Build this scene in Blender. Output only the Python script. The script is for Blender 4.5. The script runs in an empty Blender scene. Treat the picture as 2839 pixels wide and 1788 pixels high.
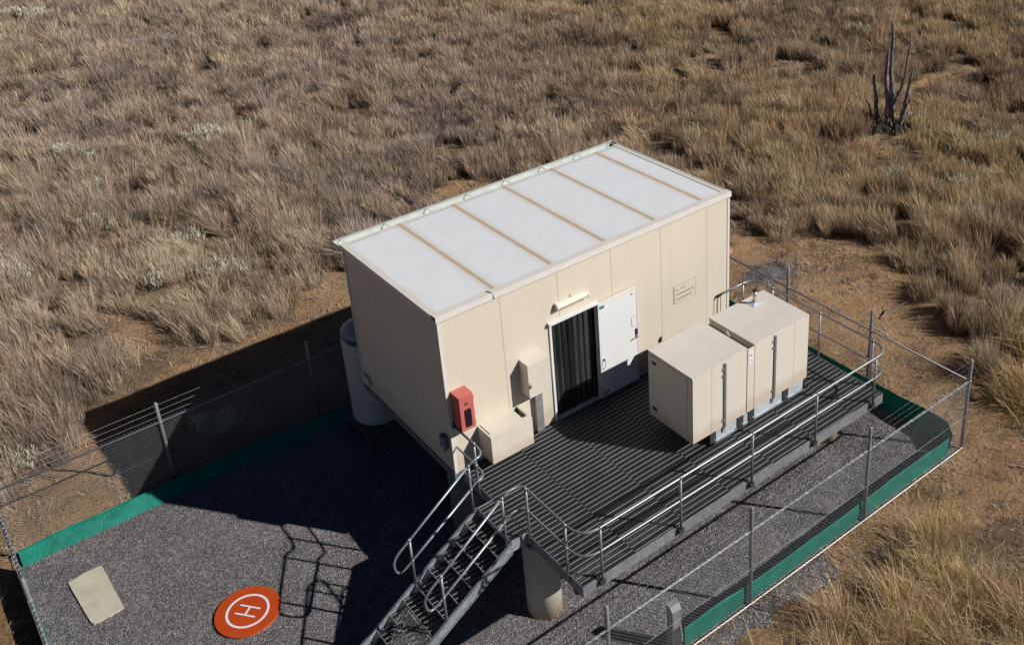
import bpy, math, random
import numpy as np
from mathutils import Vector, Matrix, Euler
random.seed(7); RS = np.random.RandomState(11)
PI = math.pi
sc = bpy.context.scene
COL = sc.collection
G = -1.93                      # ground level; z = 0 is the deck walking surface

# ------------------------------------------------------------------ materials
def nt(name):
    m = bpy.data.materials.new(name); m.use_nodes = True
    t = m.node_tree; b = t.nodes['Principled BSDF']
    return m, t, b
def N(t, kind, **k):
    n = t.nodes.new(kind)
    for a, v in k.items():
        if a.startswith('i_'):
            key = a[2:]
            key = int(key) if key.isdigit() else key
            n.inputs[key].default_value = v
        else: setattr(n, a, v)
    return n
def ramp(t, fac, stops):
    r = t.nodes.new('ShaderNodeValToRGB')
    e = r.color_ramp.elements
    while len(e) < len(stops): e.new(0.5)
    for i, (p, c) in enumerate(stops):
        e[i].position = p; e[i].color = (c[0], c[1], c[2], 1) if not isinstance(c, (int, float)) else (c, c, c, 1)
    if fac is not None: t.links.new(fac, r.inputs[0])
    return r
def noise(t, scale, detail=4, rough=.55, vec=None, dist=0):
    n = t.nodes.new('ShaderNodeTexNoise')
    n.inputs['Scale'].default_value = scale; n.inputs['Detail'].default_value = detail
    n.inputs['Roughness'].default_value = rough; n.inputs['Distortion'].default_value = dist
    if vec is not None: t.links.new(vec, n.inputs['Vector'])
    return n
def mapped(t, scale=(1, 1, 1), kind='Object'):
    tc = t.nodes.new('ShaderNodeTexCoord'); mp = t.nodes.new('ShaderNodeMapping')
    mp.inputs['Scale'].default_value = scale
    t.links.new(tc.outputs[kind], mp.inputs[0]); return mp.outputs[0]
def mixc(t, fac, a, b, mode='MIX'):
    m = t.nodes.new('ShaderNodeMix'); m.data_type = 'RGBA'; m.blend_type = mode
    for s, v in ((0, fac), (6, a), (7, b)):
        if isinstance(v, (int, float)): m.inputs[s].default_value = v
        elif isinstance(v, tuple): m.inputs[s].default_value = (v[0], v[1], v[2], 1)
        else: t.links.new(v, m.inputs[s])
    return m.outputs[2]
def bump(t, b, h, strength, dist=.01):
    n = t.nodes.new('ShaderNodeBump'); n.inputs['Strength'].default_value = strength; n.inputs['Distance'].default_value = dist
    t.links.new(h, n.inputs['Height']); t.links.new(n.outputs[0], b.inputs['Normal'])
def paint(name, col, rough=.5, var=.08, scale=3, streak=False, dirt=0, metallic=0, spec=.5, fine=0, dust=None):
    m, t, b = nt(name)
    v = mapped(t, (1, 1, .25) if streak else (1, 1, 1))
    n = noise(t, scale, 5, .6, v)
    lo = tuple(c * (1 - var) for c in col); hi = tuple(min(1, c * (1 + var)) for c in col)
    r = ramp(t, n.outputs[0], [(.3, lo), (.7, hi)])
    out = r.outputs[0]
    if dirt:
        n2 = noise(t, 1.7, 8, .7, v)
        r2 = ramp(t, n2.outputs[0], [(.52, 0.0), (.75, 1.0)])
        mm = N(t, 'ShaderNodeMath', operation='MULTIPLY'); t.links.new(r2.outputs[0], mm.inputs[0]); mm.inputs[1].default_value = dirt
        out = mixc(t, mm.outputs[0], out, (.25, .19, .12))
    if dust is not None:
        tc = t.nodes.new('ShaderNodeTexCoord'); sx_ = t.nodes.new('ShaderNodeSeparateXYZ'); t.links.new(tc.outputs['Object'], sx_.inputs[0])
        nd = noise(t, 5, 7, .7, mapped(t, (1, 1, .3)))
        ad = N(t, 'ShaderNodeMath', operation='MULTIPLY_ADD'); t.links.new(nd.outputs[0], ad.inputs[0]); ad.inputs[1].default_value = -.5; t.links.new(sx_.outputs[2], ad.inputs[2])
        rd_ = ramp(t, ad.outputs[0], [(0, .34), (dust, 0.)])
        out = mixc(t, rd_.outputs[0], out, (.45, .30, .18))
        n5 = noise(t, 9, 4, .5, mapped(t, (1, 1, .04))); r5 = ramp(t, n5.outputs[0], [(.60, 0.), (.78, .16)])
        out = mixc(t, r5.outputs[0], out, (.42, .34, .25))
    t.links.new(out, b.inputs['Base Color'])
    b.inputs['Roughness'].default_value = rough; b.inputs['Metallic'].default_value = metallic
    b.inputs['Specular IOR Level'].default_value = spec
    if fine: bump(t, b, noise(t, 180, 3, .6, v).outputs[0], fine, .003)
    return m
M = {}
M['cream'] = paint('cream_panel', (.735, .662, .55), .55, .03, 1.2, True, .07, fine=.15, dust=.22)
M['cream2'] = paint('cream_cabinet', (.735, .675, .595), .5, .03, 2, True, .06, fine=.12, dust=.15)
M['creamlid'] = paint('cream_cabinet_lid', (.73, .675, .62), .5, .05, 3, False, .13, fine=.12)
M['ductbrown'] = paint('shaded_brown_duct', (.42, .33, .25), .7, .12, 6)  # brown stands in for shade on the groove's left-facing side
M['trim'] = paint('white_trim', (.77, .74, .70), .45, .03, 4, False, .08)
M['white'] = paint('white_door_paint', (.82, .83, .84), .45, .02, 3, True, .03)
M['gutter'] = paint('gutter_zinc', (.62, .66, .64), .4, .1, 6, False, .1)
M['dark'] = paint('black_plastic', (.02, .022, .025), .4, .2)
M['shadowgap'] = paint('panel_joint', (.33, .28, .21), .8, .1)
M['darksteel'] = paint('dark_painted_steel', (.045, .05, .058), .5, .25, 12)
M['frame_blue'] = paint('weathered_steel_frame', (.14, .17, .20), .5, .25, 5)
def galv(name, base, rough, met, spangle=60, rust=0):
    m, t, b = nt(name)
    v = mapped(t)
    vo = t.nodes.new('ShaderNodeTexVoronoi'); vo.inputs['Scale'].default_value = spangle; t.links.new(v, vo.inputs[0])
    sep = t.nodes.new('ShaderNodeSeparateColor'); t.links.new(vo.outputs['Color'], sep.inputs[0])
    n = noise(t, 2.5, 6, .65, v)
    a = N(t, 'ShaderNodeMath', operation='MULTIPLY_ADD'); t.links.new(sep.outputs[0], a.inputs[0]); a.inputs[1].default_value = .3; t.links.new(n.outputs[0], a.inputs[2])
    r = ramp(t, a.outputs[0], [(.3, tuple(c * .72 for c in base)), (.9, tuple(min(1, c * 1.22) for c in base))])
    t.links.new(r.outputs[0], b.inputs['Base Color'])
    rr = ramp(t, a.outputs[0], [(.3, rough * .8), (.9, min(1, rough * 1.25))]); t.links.new(rr.outputs[0], b.inputs['Roughness'])
    b.inputs['Metallic'].default_value = met
    return m
M['galv'] = galv('galvanised_steel', (.42, .44, .46), .38, .7)
M['galvrail'] = galv('galvanised_tube', (.31, .33, .355), .4, .6, 90)
M['galvpost'] = galv('galvanised_fence_tube', (.27, .285, .31), .5, .4, 90)
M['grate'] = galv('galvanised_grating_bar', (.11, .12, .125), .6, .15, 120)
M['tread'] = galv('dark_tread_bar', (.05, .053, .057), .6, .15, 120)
M['rod'] = galv('galvanised_cross_rod', (.40, .42, .435), .55, .25, 120)
M['wire'] = galv('fence_wire', (.30, .32, .345), .5, .4, 200)
M['wirebright'] = galv('bright_selvage_wire', (.74, .76, .80), .5, .1, 200)
M['channel'] = galv('galvanised_channel', (.58, .63, .66), .5, .25, 25)
M['fascia'] = galv('galvanised_fascia', (.27, .285, .31), .5, .35, 18)
M['stringer'] = galv('galvanised_stringer', (.34, .375, .41), .5, .35, 18)
M['red'] = paint('faded_red_paint', (.60, .15, .13), .5, .06, 5, False, .04)
M['reddark'] = paint('red_seal', (.16, .03, .03), .5)
M['glass_dark'] = paint('dark_perspex', (.015, .014, .016), .08, .2)
M['orange'] = paint('orange_vinyl', (.52, .066, .007), .55, .09, 5, False, .16, fine=.2)
M['matwhite'] = paint('white_vinyl_print', (.85, .82, .90), .55, .02)
M['blue'] = paint('blue_sticker', (.03, .22, .33), .4)
M['yellow'] = paint('yellow_sticker', (.62, .48, .03), .5)
M['paper'] = paint('paper_notice', (.86, .86, .9), .6)
M['ink'] = paint('grey_ink', (.36, .33, .28), .7)
M['inkl'] = paint('engraved_sign_letter', (.34, .28, .20), .7)
M['lamp'] = paint('yellowed_diffuser', (.80, .78, .66), .35, .03)
M['brass'] = paint('brass_lock', (.55, .38, .12), .3, .1, metallic=.7)
M['chrome'] = paint('stainless_pipe', (.60, .58, .54), .28, .15, 20, metallic=.85)
M['tank'] = paint('poly_tank_green', (.46, .49, .46), .5, .06, 2, True, .05)
M['standwood'] = paint('tank_stand_steel', (.10, .085, .07), .7, .2)
M['pedestal'] = galv('weathered_pedestal_steel', (.30, .29, .29), .55, .35, 30)
M['strip'] = paint('vinyl_curtain_strip', (.018, .022, .021), .22, .3, 8, True)
M['strip_b'] = paint('vinyl_curtain_strip_pale', (.045, .052, .046), .25, .3, 8, True)
M['strip_c'] = paint('vinyl_curtain_strip_black', (.014, .018, .018), .2, .3, 8, True)
M['rock'] = paint('sandstone_rock', (.42, .24, .17), .9, .25, 12)
M['interior'] = paint('cabin_interior', (.05, .05, .05), .8)

def concrete(name, col, stain=None):
    m, t, b = nt(name); v = mapped(t)
    n = noise(t, 3, 8, .65, v); n2 = noise(t, 45, 4, .7, v)
    c = ramp(t, n.outputs[0], [(.3, tuple(x * .82 for x in col)), (.7, tuple(x * 1.1 for x in col))]).outputs[0]
    sp = ramp(t, n2.outputs[0], [(.30, 1.0), (.36, 0.0)])
    mm = N(t, 'ShaderNodeMath', operation='MULTIPLY'); t.links.new(sp.outputs[0], mm.inputs[0]); mm.inputs[1].default_value = .35
    c = mixc(t, mm.outputs[0], c, tuple(x * .5 for x in col))
    if stain:
        tc = t.nodes.new('ShaderNodeTexCoord'); s = t.nodes.new('ShaderNodeSeparateXYZ'); t.links.new(tc.outputs['Object'], s.inputs[0])
        nn = N(t, 'ShaderNodeMath', operation='MULTIPLY_ADD'); t.links.new(n.outputs[0], nn.inputs[0]); nn.inputs[1].default_value = -.35; t.links.new(s.outputs[2], nn.inputs[2])
        r = ramp(t, nn.outputs[0], [(0, 1.0), (.16, 0.0)])
        c = mixc(t, r.outputs[0], c, stain)
    t.links.new(c, b.inputs['Base Color']); b.inputs['Roughness'].default_value = .85
    bump(t, b, n2.outputs[0], .4, .006)
    return m
M['concrete'] = concrete('cast_concrete', (.62, .58, .49), (.58, .45, .26))
M['pier_shaded'] = concrete('shaded_dark_concrete', (.17, .19, .20))  # darker copy of the pier concrete, corner shade put into its colour
M['slab'] = concrete('pale_mortar_slab', (.58, .54, .43))

# roof sheet with rust-coloured stains that gathered along the panel joints
def roof_mat():
    m, t, b = nt('white_roof_sheet')
    tc = t.nodes.new('ShaderNodeTexCoord'); s = t.nodes.new('ShaderNodeSeparateXYZ'); t.links.new(tc.outputs['Object'], s.inputs[0])
    nz = noise(t, 4, 6, .6, tc.outputs['Object'])
    def math1(op, a, bb=None, cc=None):
        n = N(t, 'ShaderNodeMath', operation=op)
        for i, v in enumerate((a, bb, cc)):
            if v is None: continue
            if isinstance(v, (int, float)): n.inputs[i].default_value = v
            else: t.links.new(v, n.inputs[i])
        return n.outputs[0]
    fx = math1('MULTIPLY', s.outputs[0], 1 / 1.2)
    fr = math1('SUBTRACT', fx, math1('ROUND', fx))
    d = math1('MULTIPLY', math1('ABSOLUTE', fr), 1.2)
    d2 = math1('MULTIPLY_ADD', nz.outputs[0], .05, d)
    core = ramp(t, d2, [(.042, 1.0), (.085, .0)])
    halo = ramp(t, d2, [(.05, .38), (.20, .0)])
    n3 = noise(t, 2.2, 9, .75, tc.outputs['Object'])
    base = ramp(t, n3.outputs[0], [(.3, (.80, .835, .88)), (.7, (.88, .915, .96))]).outputs[0]
    n4 = noise(t, 14, 6, .7, tc.outputs['Object'])
    sp = ramp(t, n4.outputs[0], [(.62, 0.), (.74, .5)])
    base = mixc(t, sp.outputs[0], base, (.55, .52, .48))
    c = mixc(t, halo.outputs[0], base, (.62, .55, .44))
    # edges where the cap meets the sheet
    e1 = math1('ABSOLUTE', math1('SUBTRACT', s.outputs[1], 3.42)); e2 = math1('MULTIPLY_ADD', nz.outputs[0], .08, e1)
    er = ramp(t, e2, [(.045, .6), (.10, 0.)])
    c = mixc(t, er.outputs[0], c, (.55, .45, .33))
    e3 = math1('ABSOLUTE', math1('SUBTRACT', s.outputs[1], .13)); e4 = math1('MULTIPLY_ADD', nz.outputs[0], .14, e3)
    er2 = ramp(t, e4, [(.055, .6), (.09, 0.)])
    c = mixc(t, er2.outputs[0], c, (.55, .46, .34))
    c = mixc(t, core.outputs[0], c, (.60, .45, .30))
    t.links.new(c, b.inputs['Base Color']); b.inputs['Roughness'].default_value = .42
    return m
M['roof'] = roof_mat()

def green_mat():
    m, t, b = nt('green_shade_plastic'); v = mapped(t)
    n = noise(t, 3, 6, .6, v)
    r = ramp(t, n.outputs[0], [(.3, (.0, .125, .092)), (.7, (.0, .215, .155))])
    t.links.new(r.outputs[0], b.inputs['Base Color']); b.inputs['Roughness'].default_value = .55; b.inputs['Specular IOR Level'].default_value = .25
    n2 = noise(t, 9, 5, .6, mapped(t, (1, 1, .35)), 1.5); bump(t, b, n2.outputs[0], .5, .03)
    return m
M['green'] = green_mat()

def gravel_mat(name, stone=True):
    m, t, b = nt(name); v = mapped(t)
    vo = t.nodes.new('ShaderNodeTexVoronoi'); vo.inputs['Scale'].default_value = 38; t.links.new(v, vo.inputs[0])
    sep = t.nodes.new('ShaderNodeSeparateColor'); t.links.new(vo.outputs['Color'], sep.inputs[0])
    n = noise(t, .9, 4, .6, v)
    a = N(t, 'ShaderNodeMath', operation='MULTIPLY_ADD'); t.links.new(n.outputs[0], a.inputs[0]); a.inputs[1].default_value = .35; t.links.new(sep.outputs[0], a.inputs[2])
    c = ramp(t, a.outputs[0], [(.1, (.075, .071, .078)), (.55, (.145, .138, .144)), (.95, (.24, .225, .232)), (1.0, (.36, .34, .34))]).outputs[0]
    ns = noise(t, .55, 8, .7, v); rs_ = ramp(t, ns.outputs[0], [(.56, 0.), (.75, .45)]); c = mixc(t, rs_.outputs[0], c, (.24, .175, .12))
    nk = noise(t, 1.1, 8, .75, v); rk = ramp(t, nk.outputs[0], [(.30, .5), (.42, 0.)]); c = mixc(t, rk.outputs[0], c, (.05, .047, .05))
    t.links.new(c, b.inputs['Base Color']); b.inputs['Roughness'].default_value = .8
    inv = N(t, 'ShaderNodeMath', operation='SUBTRACT'); inv.inputs[0].default_value = 1; t.links.new(vo.outputs['Distance'], inv.inputs[1])
    bump(t, b, inv.outputs[0], 1.0, .022)
    return m
M['gravel'] = gravel_mat('crushed_basalt_gravel')

def attr_mat(name, rough=.9, trans=0.0, spec=.2):
    m, t, b = nt(name)
    at = t.nodes.new('ShaderNodeAttribute'); at.attribute_name = 'tint'
    t.links.new(at.outputs['Color'], b.inputs['Base Color']); b.inputs['Roughness'].default_value = rough
    b.inputs['Specular IOR Level'].default_value = spec
    if trans:
        tr = t.nodes.new('ShaderNodeBsdfTranslucent'); t.links.new(at.outputs['Color'], tr.inputs[0])
        mx = t.nodes.new('ShaderNodeMixShader'); mx.inputs[0].default_value = trans
        t.links.new(b.outputs[0], mx.inputs[1]); t.links.new(tr.outputs[0], mx.inputs[2])
        t.links.new(mx.outputs[0], t.nodes['Material Output'].inputs[0])
    return m
M['grass'] = attr_mat('dry_grass_blades', .8, .25)
M['stones'] = attr_mat('basalt_stones', .8)
M['leaf'] = attr_mat('silvery_leaves', .8, .2)

def ground_mat():
    m, t, b = nt('red_sand_and_litter'); v = mapped(t)
    at = t.nodes.new('ShaderNodeAttribute'); at.attribute_name = 'litter'
    n1 = noise(t, .5, 6, .6, v); n2 = noise(t, 3.2, 9, .78, v); n3 = noise(t, 14, 6, .8, v)
    sand = ramp(t, n1.outputs[0], [(.3, (.44, .275, .15)), (.7, (.70, .475, .29))]).outputs[0]
    lit = ramp(t, n2.outputs[0], [(.3, (.20, .14, .095)), (.7, (.42, .32, .22))]).outputs[0]
    a = N(t, 'ShaderNodeMath', operation='MULTIPLY_ADD'); t.links.new(n2.outputs[0], a.inputs[0]); a.inputs[1].default_value = 1.6
    s = N(t, 'ShaderNodeMath', operation='SUBTRACT'); t.links.new(at.outputs['Fac'], s.inputs[0]); s.inputs[1].default_value = .66
    t.links.new(s.outputs[0], a.inputs[2])
    f = ramp(t, a.outputs[0], [(.25, 0.), (.75, 1.)])
    c = mixc(t, f.outputs[0], sand, lit)
    g = ramp(t, n3.outputs[0], [(.36, (.36, .33, .31)), (.48, (.92, .90, .88)), (.66, (1.18, 1.14, 1.08))])
    c = mixc(t, 1.0, c, g.outputs[0], 'MULTIPLY')
    t.links.new(c, b.inputs['Base Color']); b.inputs['Roughness'].default_value = .95; b.inputs['Specular IOR Level'].default_value = .1
    ad = N(t, 'ShaderNodeMath', operation='ADD'); t.links.new(n2.outputs[0], ad.inputs[0]); t.links.new(n3.outputs[0], ad.inputs[1])
    bump(t, b, ad.outputs[0], 1.0, .11)
    return m
M['ground'] = ground_mat()
def bark_mat():
    m, t, b = nt('weathered_dead_wood'); v = mapped(t, (6, 6, 1))
    n = noise(t, 4, 6, .7, v); r = ramp(t, n.outputs[0], [(.38, (.035, .03, .03)), (.5, (.20, .17, .17)), (.7, (.52, .46, .44))])
    t.links.new(r.outputs[0], b.inputs['Base Color']); b.inputs['Roughness'].default_value = .9; bump(t, b, n.outputs[0], .8, .03)
    return m
M['bark'] = bark_mat()

# ------------------------------------------------------------------ mesh builder
class MB:
    def __init__(s): s.v = []; s.f = []
    def add(s, vs, fs):
        o = len(s.v); s.v += [tuple(v) for v in vs]; s.f += [tuple(i + o for i in f) for f in fs]; return s
    def box(s, x0, x1, y0, y1, z0, z1, mat=None):
        vs = [Vector(p) for p in ((x0,y0,z0),(x1,y0,z0),(x1,y1,z0),(x0,y1,z0),(x0,y0,z1),(x1,y0,z1),(x1,y1,z1),(x0,y1,z1))]
        if mat is not None: vs = [mat @ v for v in vs]
        return s.add(vs, [(0,3,2,1),(4,5,6,7),(0,1,5,4),(1,2,6,5),(2,3,7,6),(3,0,4,7)])
    def tube(s, pts, r, n=8, caps=True):
        pts = [Vector(p) for p in pts]; rs = r if isinstance(r, (list, tuple)) else [r] * len(pts)
        up = None; rings = []; o = len(s.v)
        for i, p in enumerate(pts):
            d = (pts[min(i + 1, len(pts) - 1)] - pts[max(i - 1, 0)]).normalized()
            if up is None:
                a = Vector((0, 0, 1)) if abs(d.z) < .9 else Vector((1, 0, 0)); up = (a - d * a.dot(d)).normalized()
            else:
                up = (up - d * up.dot(d)); up = up.normalized() if up.length > 1e-6 else d.orthogonal().normalized()
            q = d.cross(up)
            rings.append([p + (up * math.cos(2*PI*k/n) + q * math.sin(2*PI*k/n)) * rs[i] for k in range(n)])
        vs = [v for R_ in rings for v in R_]; fs = []
        for i in range(len(pts) - 1):
            for k in range(n):
                a = i*n + k; b = i*n + (k+1) % n; fs.append((a, b, b + n, a + n))
        if caps: fs.append(tuple(range(n))[::-1]); fs.append(tuple(range((len(pts)-1)*n, len(pts)*n)))
        return s.add(vs, fs)
    def prism(s, poly, axis, a, b):
        n = len(poly)
        def P(p, w): return (w, p[0], p[1]) if axis == 'x' else ((p[0], w, p[1]) if axis == 'y' else (p[0], p[1], w))
        vs = [P(p, a) for p in poly] + [P(p, b) for p in poly]
        fs = [tuple(range(n))[::-1], tuple(range(n, 2*n))] + [(i, (i+1) % n, n + (i+1) % n, n + i) for i in range(n)]
        return s.add(vs, fs)
    def lathe(s, prof, c, n=32):
        o = []; 
        for (r, z) in prof: o += [(c[0] + r*math.cos(2*PI*k/n), c[1] + r*math.sin(2*PI*k/n), c[2] + z) for k in range(n)]
        fs = []
        for i in range(len(prof) - 1):
            for k in range(n): fs.append((i*n+k, i*n+(k+1) % n, (i+1)*n+(k+1) % n, (i+1)*n+k))
        fs.append(tuple(range(n))[::-1]); fs.append(tuple(range((len(prof)-1)*n, len(prof)*n)))
        return s.add(o, fs)
    def ball(s, c, r, n=8):
        prof = [(r*math.sin(PI*i/6), -r*math.cos(PI*i/6)) for i in range(7)]; prof[0] = (r*.02, -r); prof[-1] = (r*.02, r)
        return s.lathe(prof, c, n)
    def build(s, name, mat, parent=None, smooth=False, bevel=0, fixn=True, origin=None):
        me = bpy.data.meshes.new(name)
        vs = s.v
        if origin is not None: vs = [(v[0]-origin[0], v[1]-origin[1], v[2]-origin[2]) for v in vs]
        me.from_pydata(vs, [], s.f); me.update()
        if fixn:
            import bmesh
            bm = bmesh.new(); bm.from_mesh(me); bmesh.ops.recalc_face_normals(bm, faces=bm.faces)
            if bevel: bmesh.ops.bevel(bm, geom=[e for e in bm.edges if e.calc_face_angle(0) > .6], offset=bevel, segments=2, affect='EDGES', profile=.6)
            bm.to_mesh(me); bm.free()
        me.materials.append(M[mat] if isinstance(mat, str) else mat)
        o = bpy.data.objects.new(name, me); COL.objects.link(o)
        if origin is not None: o.location = origin
        if smooth:
            for p in me.polygons: p.use_smooth = True
            if smooth == 'auto':
                me.polygons.foreach_set('use_smooth', [len(p.vertices) == 4 for p in me.polygons])
        if parent is not None: par(o, parent)
        return o
def par(o, p):
    o.parent = p
    m = Matrix.Translation(p.location); q = p
    while q.parent is not None:
        q = q.parent
        m = Matrix.Translation(q.location) if q.type == 'EMPTY' else m
    if p.type == 'MESH' and p.parent is not None:
        # mesh parts are built in world space below an empty: cancel the empty's offset
        m = WM(p)
    o.matrix_parent_inverse = m.inverted()
def WM(o):
    m = Matrix.Translation(o.location) @ Matrix.Identity(4)
    if o.parent is not None: return WM(o.parent) @ o.matrix_parent_inverse @ m
    return m
def tag(o, label=None, cat=None, group=None, kind=None):
    if label: o['label'] = label
    if cat: o['category'] = cat
    if group: o['group'] = group
    if kind: o['kind'] = kind
    return o
def thing(name, loc, label, cat, group=None):
    e = bpy.data.objects.new(name, None); COL.objects.link(e); e.location = loc; e.empty_display_size = .2
    return tag(e, label, cat, group)
def arc(p0, p1, p2, n=6):
    a, b, c = map(Vector, (p0, p1, p2)); return [tuple(a*(1-t)**2 + b*2*t*(1-t) + c*t*t) for t in [i/n for i in range(n+1)]]
def text_mesh(body, size, name, mat, parent, M4, depth=.002):
    cu = bpy.data.curves.new('lettering', 'FONT'); cu.body = body; cu.size = size; cu.extrude = depth; cu.align_x = 'LEFT'
    tmp = bpy.data.objects.new('lettering_source', cu)
    me = bpy.data.meshes.new_from_object(tmp); bpy.data.objects.remove(tmp); bpy.data.curves.remove(cu)
    me.transform(M4); me.materials.clear(); me.materials.append(M[mat])
    o = bpy.data.objects.new(name, me); COL.objects.link(o); par(o, parent); return o

# ------------------------------------------------------------------ noise helpers (numpy)
def hash2(ix, iy, s):
    h = (ix.astype(np.int64) * 374761393 + iy.astype(np.int64) * 668265263 + s * 974634777) & 0x7fffffff
    h = ((h ^ (h >> 13)) * 1274126177) & 0x7fffffff
    return ((h ^ (h >> 16)) & 0xffff) / 65535.0
def vnoise(x, y, s=0):
    ix = np.floor(x); iy = np.floor(y); fx = x - ix; fy = y - iy
    fx = fx*fx*(3-2*fx); fy = fy*fy*(3-2*fy)
    a = hash2(ix, iy, s); b = hash2(ix+1, iy, s); c = hash2(ix, iy+1, s); d = hash2(ix+1, iy+1, s)
    return (a*(1-fx)+b*fx)*(1-fy) + (c*(1-fx)+d*fx)*fy
def fbm(x, y, s=0, o=4):
    t = 0; a = .5; n = 0
    for i in range(o): t = t + a*vnoise(x*2**i, y*2**i, s+i*17); n += a; a *= .5
    return t/n
def sm(a, b, x):
    t = np.clip((x-a)/(b-a), 0, 1); return t*t*(3-2*t)

FX0, FX1, FY0, FY1 = -6.45, 9.12, -4.05, 5.40       # fence lines
BARE = [(1.3,34,1.6,.8),(11.3,40.7,2.4,1.1),(22.8,16.5,1.8,.7),(26.6,8.6,2.2,.8),(23.9,7.9,.9,.6),(17.8,17.2,1.6,.6),(24.4,13.3,1.3,.6),
        (14.2,27,1.5,.6),(7.9,13.1,1.6,.9),(25.6,12.2,1.4,.5),(17.0,12.6,1.6,.55),(15.6,9.3,1.3,.5),(-2.4,11.6,.75,1.3),(13.6,8.6,1.0,.6),(20.6,15.0,1.6,.5),(6,30,1.5,.5),(29,11.5,1.4,.5),(20.75,6.55,1.15,.75),(19.9,6.0,.7,.5)]
def cover(x, y):
    """0 on the cleared sand round the fence and on bare patches, 1 in the standing grass"""
    n = fbm(x*.45+31, y*.45+7, 3) - .5; n2 = fbm(x*1.3, y*1.3, 9) - .5
    yb = 9.3 + 1.6*sm(0, 3, x) - 2.8*sm(8, 12, x) - 1.7*(1-sm(-5.2, -3.9, x))
    xr = np.interp(y, [-9,-5.2,-3.8,-2.5,-1.2,0,1.5,2.7,3.9,5.5,8], [8.5,9.4,10.6,11.9,12.9,13.4,14.2,14.1,13.4,12.2,11.2])
    yf = np.interp(x, [-8,0,3,4,6,8.5,12], [-6,-5.7,-5.4,-4.95,-5.15,-5.45,-5.5])
    d = np.maximum(np.maximum(x - xr, y - yb), np.maximum(yf - y, -9.0 - x))
    c = sm(-.15, .35, d + n*1.6 + n2*1.3)
    c = c*np.where((y < -3.2) & (x < 16), sm(.32, .45, fbm(x*.95+2, y*.95, 12, 3)), 1)
    for bx, by, rx, ry in BARE:
        q = np.sqrt(((x-bx)/rx)**2 + ((y-by)/ry)**2)
        c = c * sm(.55, 1.25, q + n2*1.6)
    return c
def tilt(x):
    """the pad rises a little towards the left"""
    return .13*(1-sm(-3.5, 4.5, x))
def tf(x): return float(tilt(np.array([float(x)]))[0])
def height(x, y):
    inside = np.maximum(np.maximum(FX0-x, x-FX1), np.maximum(FY0-y, y-FY1))
    w = sm(.1, 3, inside)
    far = np.sqrt((x-2)**2 + (y-5)**2)
    h = (fbm(x*.12, y*.12, 5) - .5) * .55 * w + (fbm(x*.9, y*.9, 6) - .5) * .14 * sm(0, .8, inside) + (fbm(x*3.3, y*3.3, 14, 3) - .5) * .085 * sm(0, .5, inside)
    h = h + (fbm(x*.01, y*.01, 8) - .5) * 3 * sm(60, 300, far)
    return G + tilt(x) + np.where(inside < 0.02, -.03, h*1.0 - .012)

def np_mesh(name, V, loops, sizes, mat, color=None, attr='tint', kind_f=False, smooth=False):
    me = bpy.data.meshes.new(name)
    me.vertices.add(len(V)); me.vertices.foreach_set('co', V.astype(np.float32).ravel())
    me.loops.add(len(loops)); me.loops.foreach_set('vertex_index', loops.astype(np.int32))
    st = np.concatenate([[0], np.cumsum(sizes)[:-1]]).astype(np.int32)
    me.polygons.add(len(sizes)); me.polygons.foreach_set('loop_start', st)
    if smooth: me.polygons.foreach_set('use_smooth', np.ones(len(sizes), dtype=bool))
    me.update(calc_edges=True)
    if color is not None:
        if color.ndim == 1:
            a = me.attributes.new(attr, 'FLOAT', 'POINT'); a.data.foreach_set('value', color.astype(np.float32))
        else:
            a = me.attributes.new(attr, 'FLOAT_COLOR', 'POINT')
            c4 = np.ones((len(V), 4), np.float32); c4[:, :3] = color; a.data.foreach_set('color', c4.ravel())
    me.materials.append(M[mat])
    o = bpy.data.objects.new(name, me); COL.objects.link(o); return o

# ------------------------------------------------------------------ ground
def axis(lo, hi, step, far):
    a = list(np.arange(lo, hi, step)); s = step; x = hi
    while x < far: a.append(x); s *= 1.22; x += s
    a.append(far); s = step; x = lo - step; b = []
    while x > -far: b.append(x); s *= 1.22; x -= s
    b.append(-far); return np.array(b[::-1] + a)
xs = axis(-12, 40, .1, 3000); ys = axis(-11, 50, .1, 3000)
X, Y = np.meshgrid(xs, ys); nx, ny = len(xs), len(ys)
Z = height(X, Y)
V = np.stack([X.ravel(), Y.ravel(), Z.ravel()], 1)
i, j = np.meshgrid(np.arange(nx-1), np.arange(ny-1)); a = (j*nx+i).ravel()
L = np.stack([a, a+1, a+1+nx, a+nx], 1).ravel()
g = np_mesh('ground', V, L, np.full(len(a), 4), 'ground', cover(X, Y).ravel(), 'litter', smooth=True)
tag(g, kind='structure')

def gravel_sheet(name, x0, x1, y0, y1, z, mask=None, step=.06, amp=.012):
    xs = np.arange(x0, x1+1e-6, step); ys = np.arange(y0, y1+1e-6, step)
    X, Y = np.meshgrid(xs, ys); nx = len(xs)
    Z = (z + tilt(X) if mask is None else height(X, Y) + .015) + (fbm(X*2.2, Y*2.2, 21) - .5)*amp*2 + (fbm(X*9, Y*9, 22) - .5)*amp
    V = np.stack([X.ravel(), Y.ravel(), Z.ravel()], 1)
    i, j = np.meshgrid(np.arange(nx-1), np.arange(len(ys)-1)); a = (j*nx+i).ravel()
    if mask is not None: a = a[mask(V[a, 0], V[a, 1])]
    L = np.stack([a, a+1, a+1+nx, a+nx], 1).ravel()
    o = np_mesh(name, V, L, np.full(len(a), 4), 'gravel', smooth=True); tag(o, kind='structure'); return o
gravel_sheet('gravel_pad', FX0+.04, FX1-.03, FY0+.03, 5.22, G)
spill = lambda x, y: (np.maximum(np.abs((x-2.2)/2.9), np.abs((y+4.05)/.62)) + (fbm(x*2, y*2, 40)-.5)*.9 < .8) & (y < -4.1)
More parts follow.
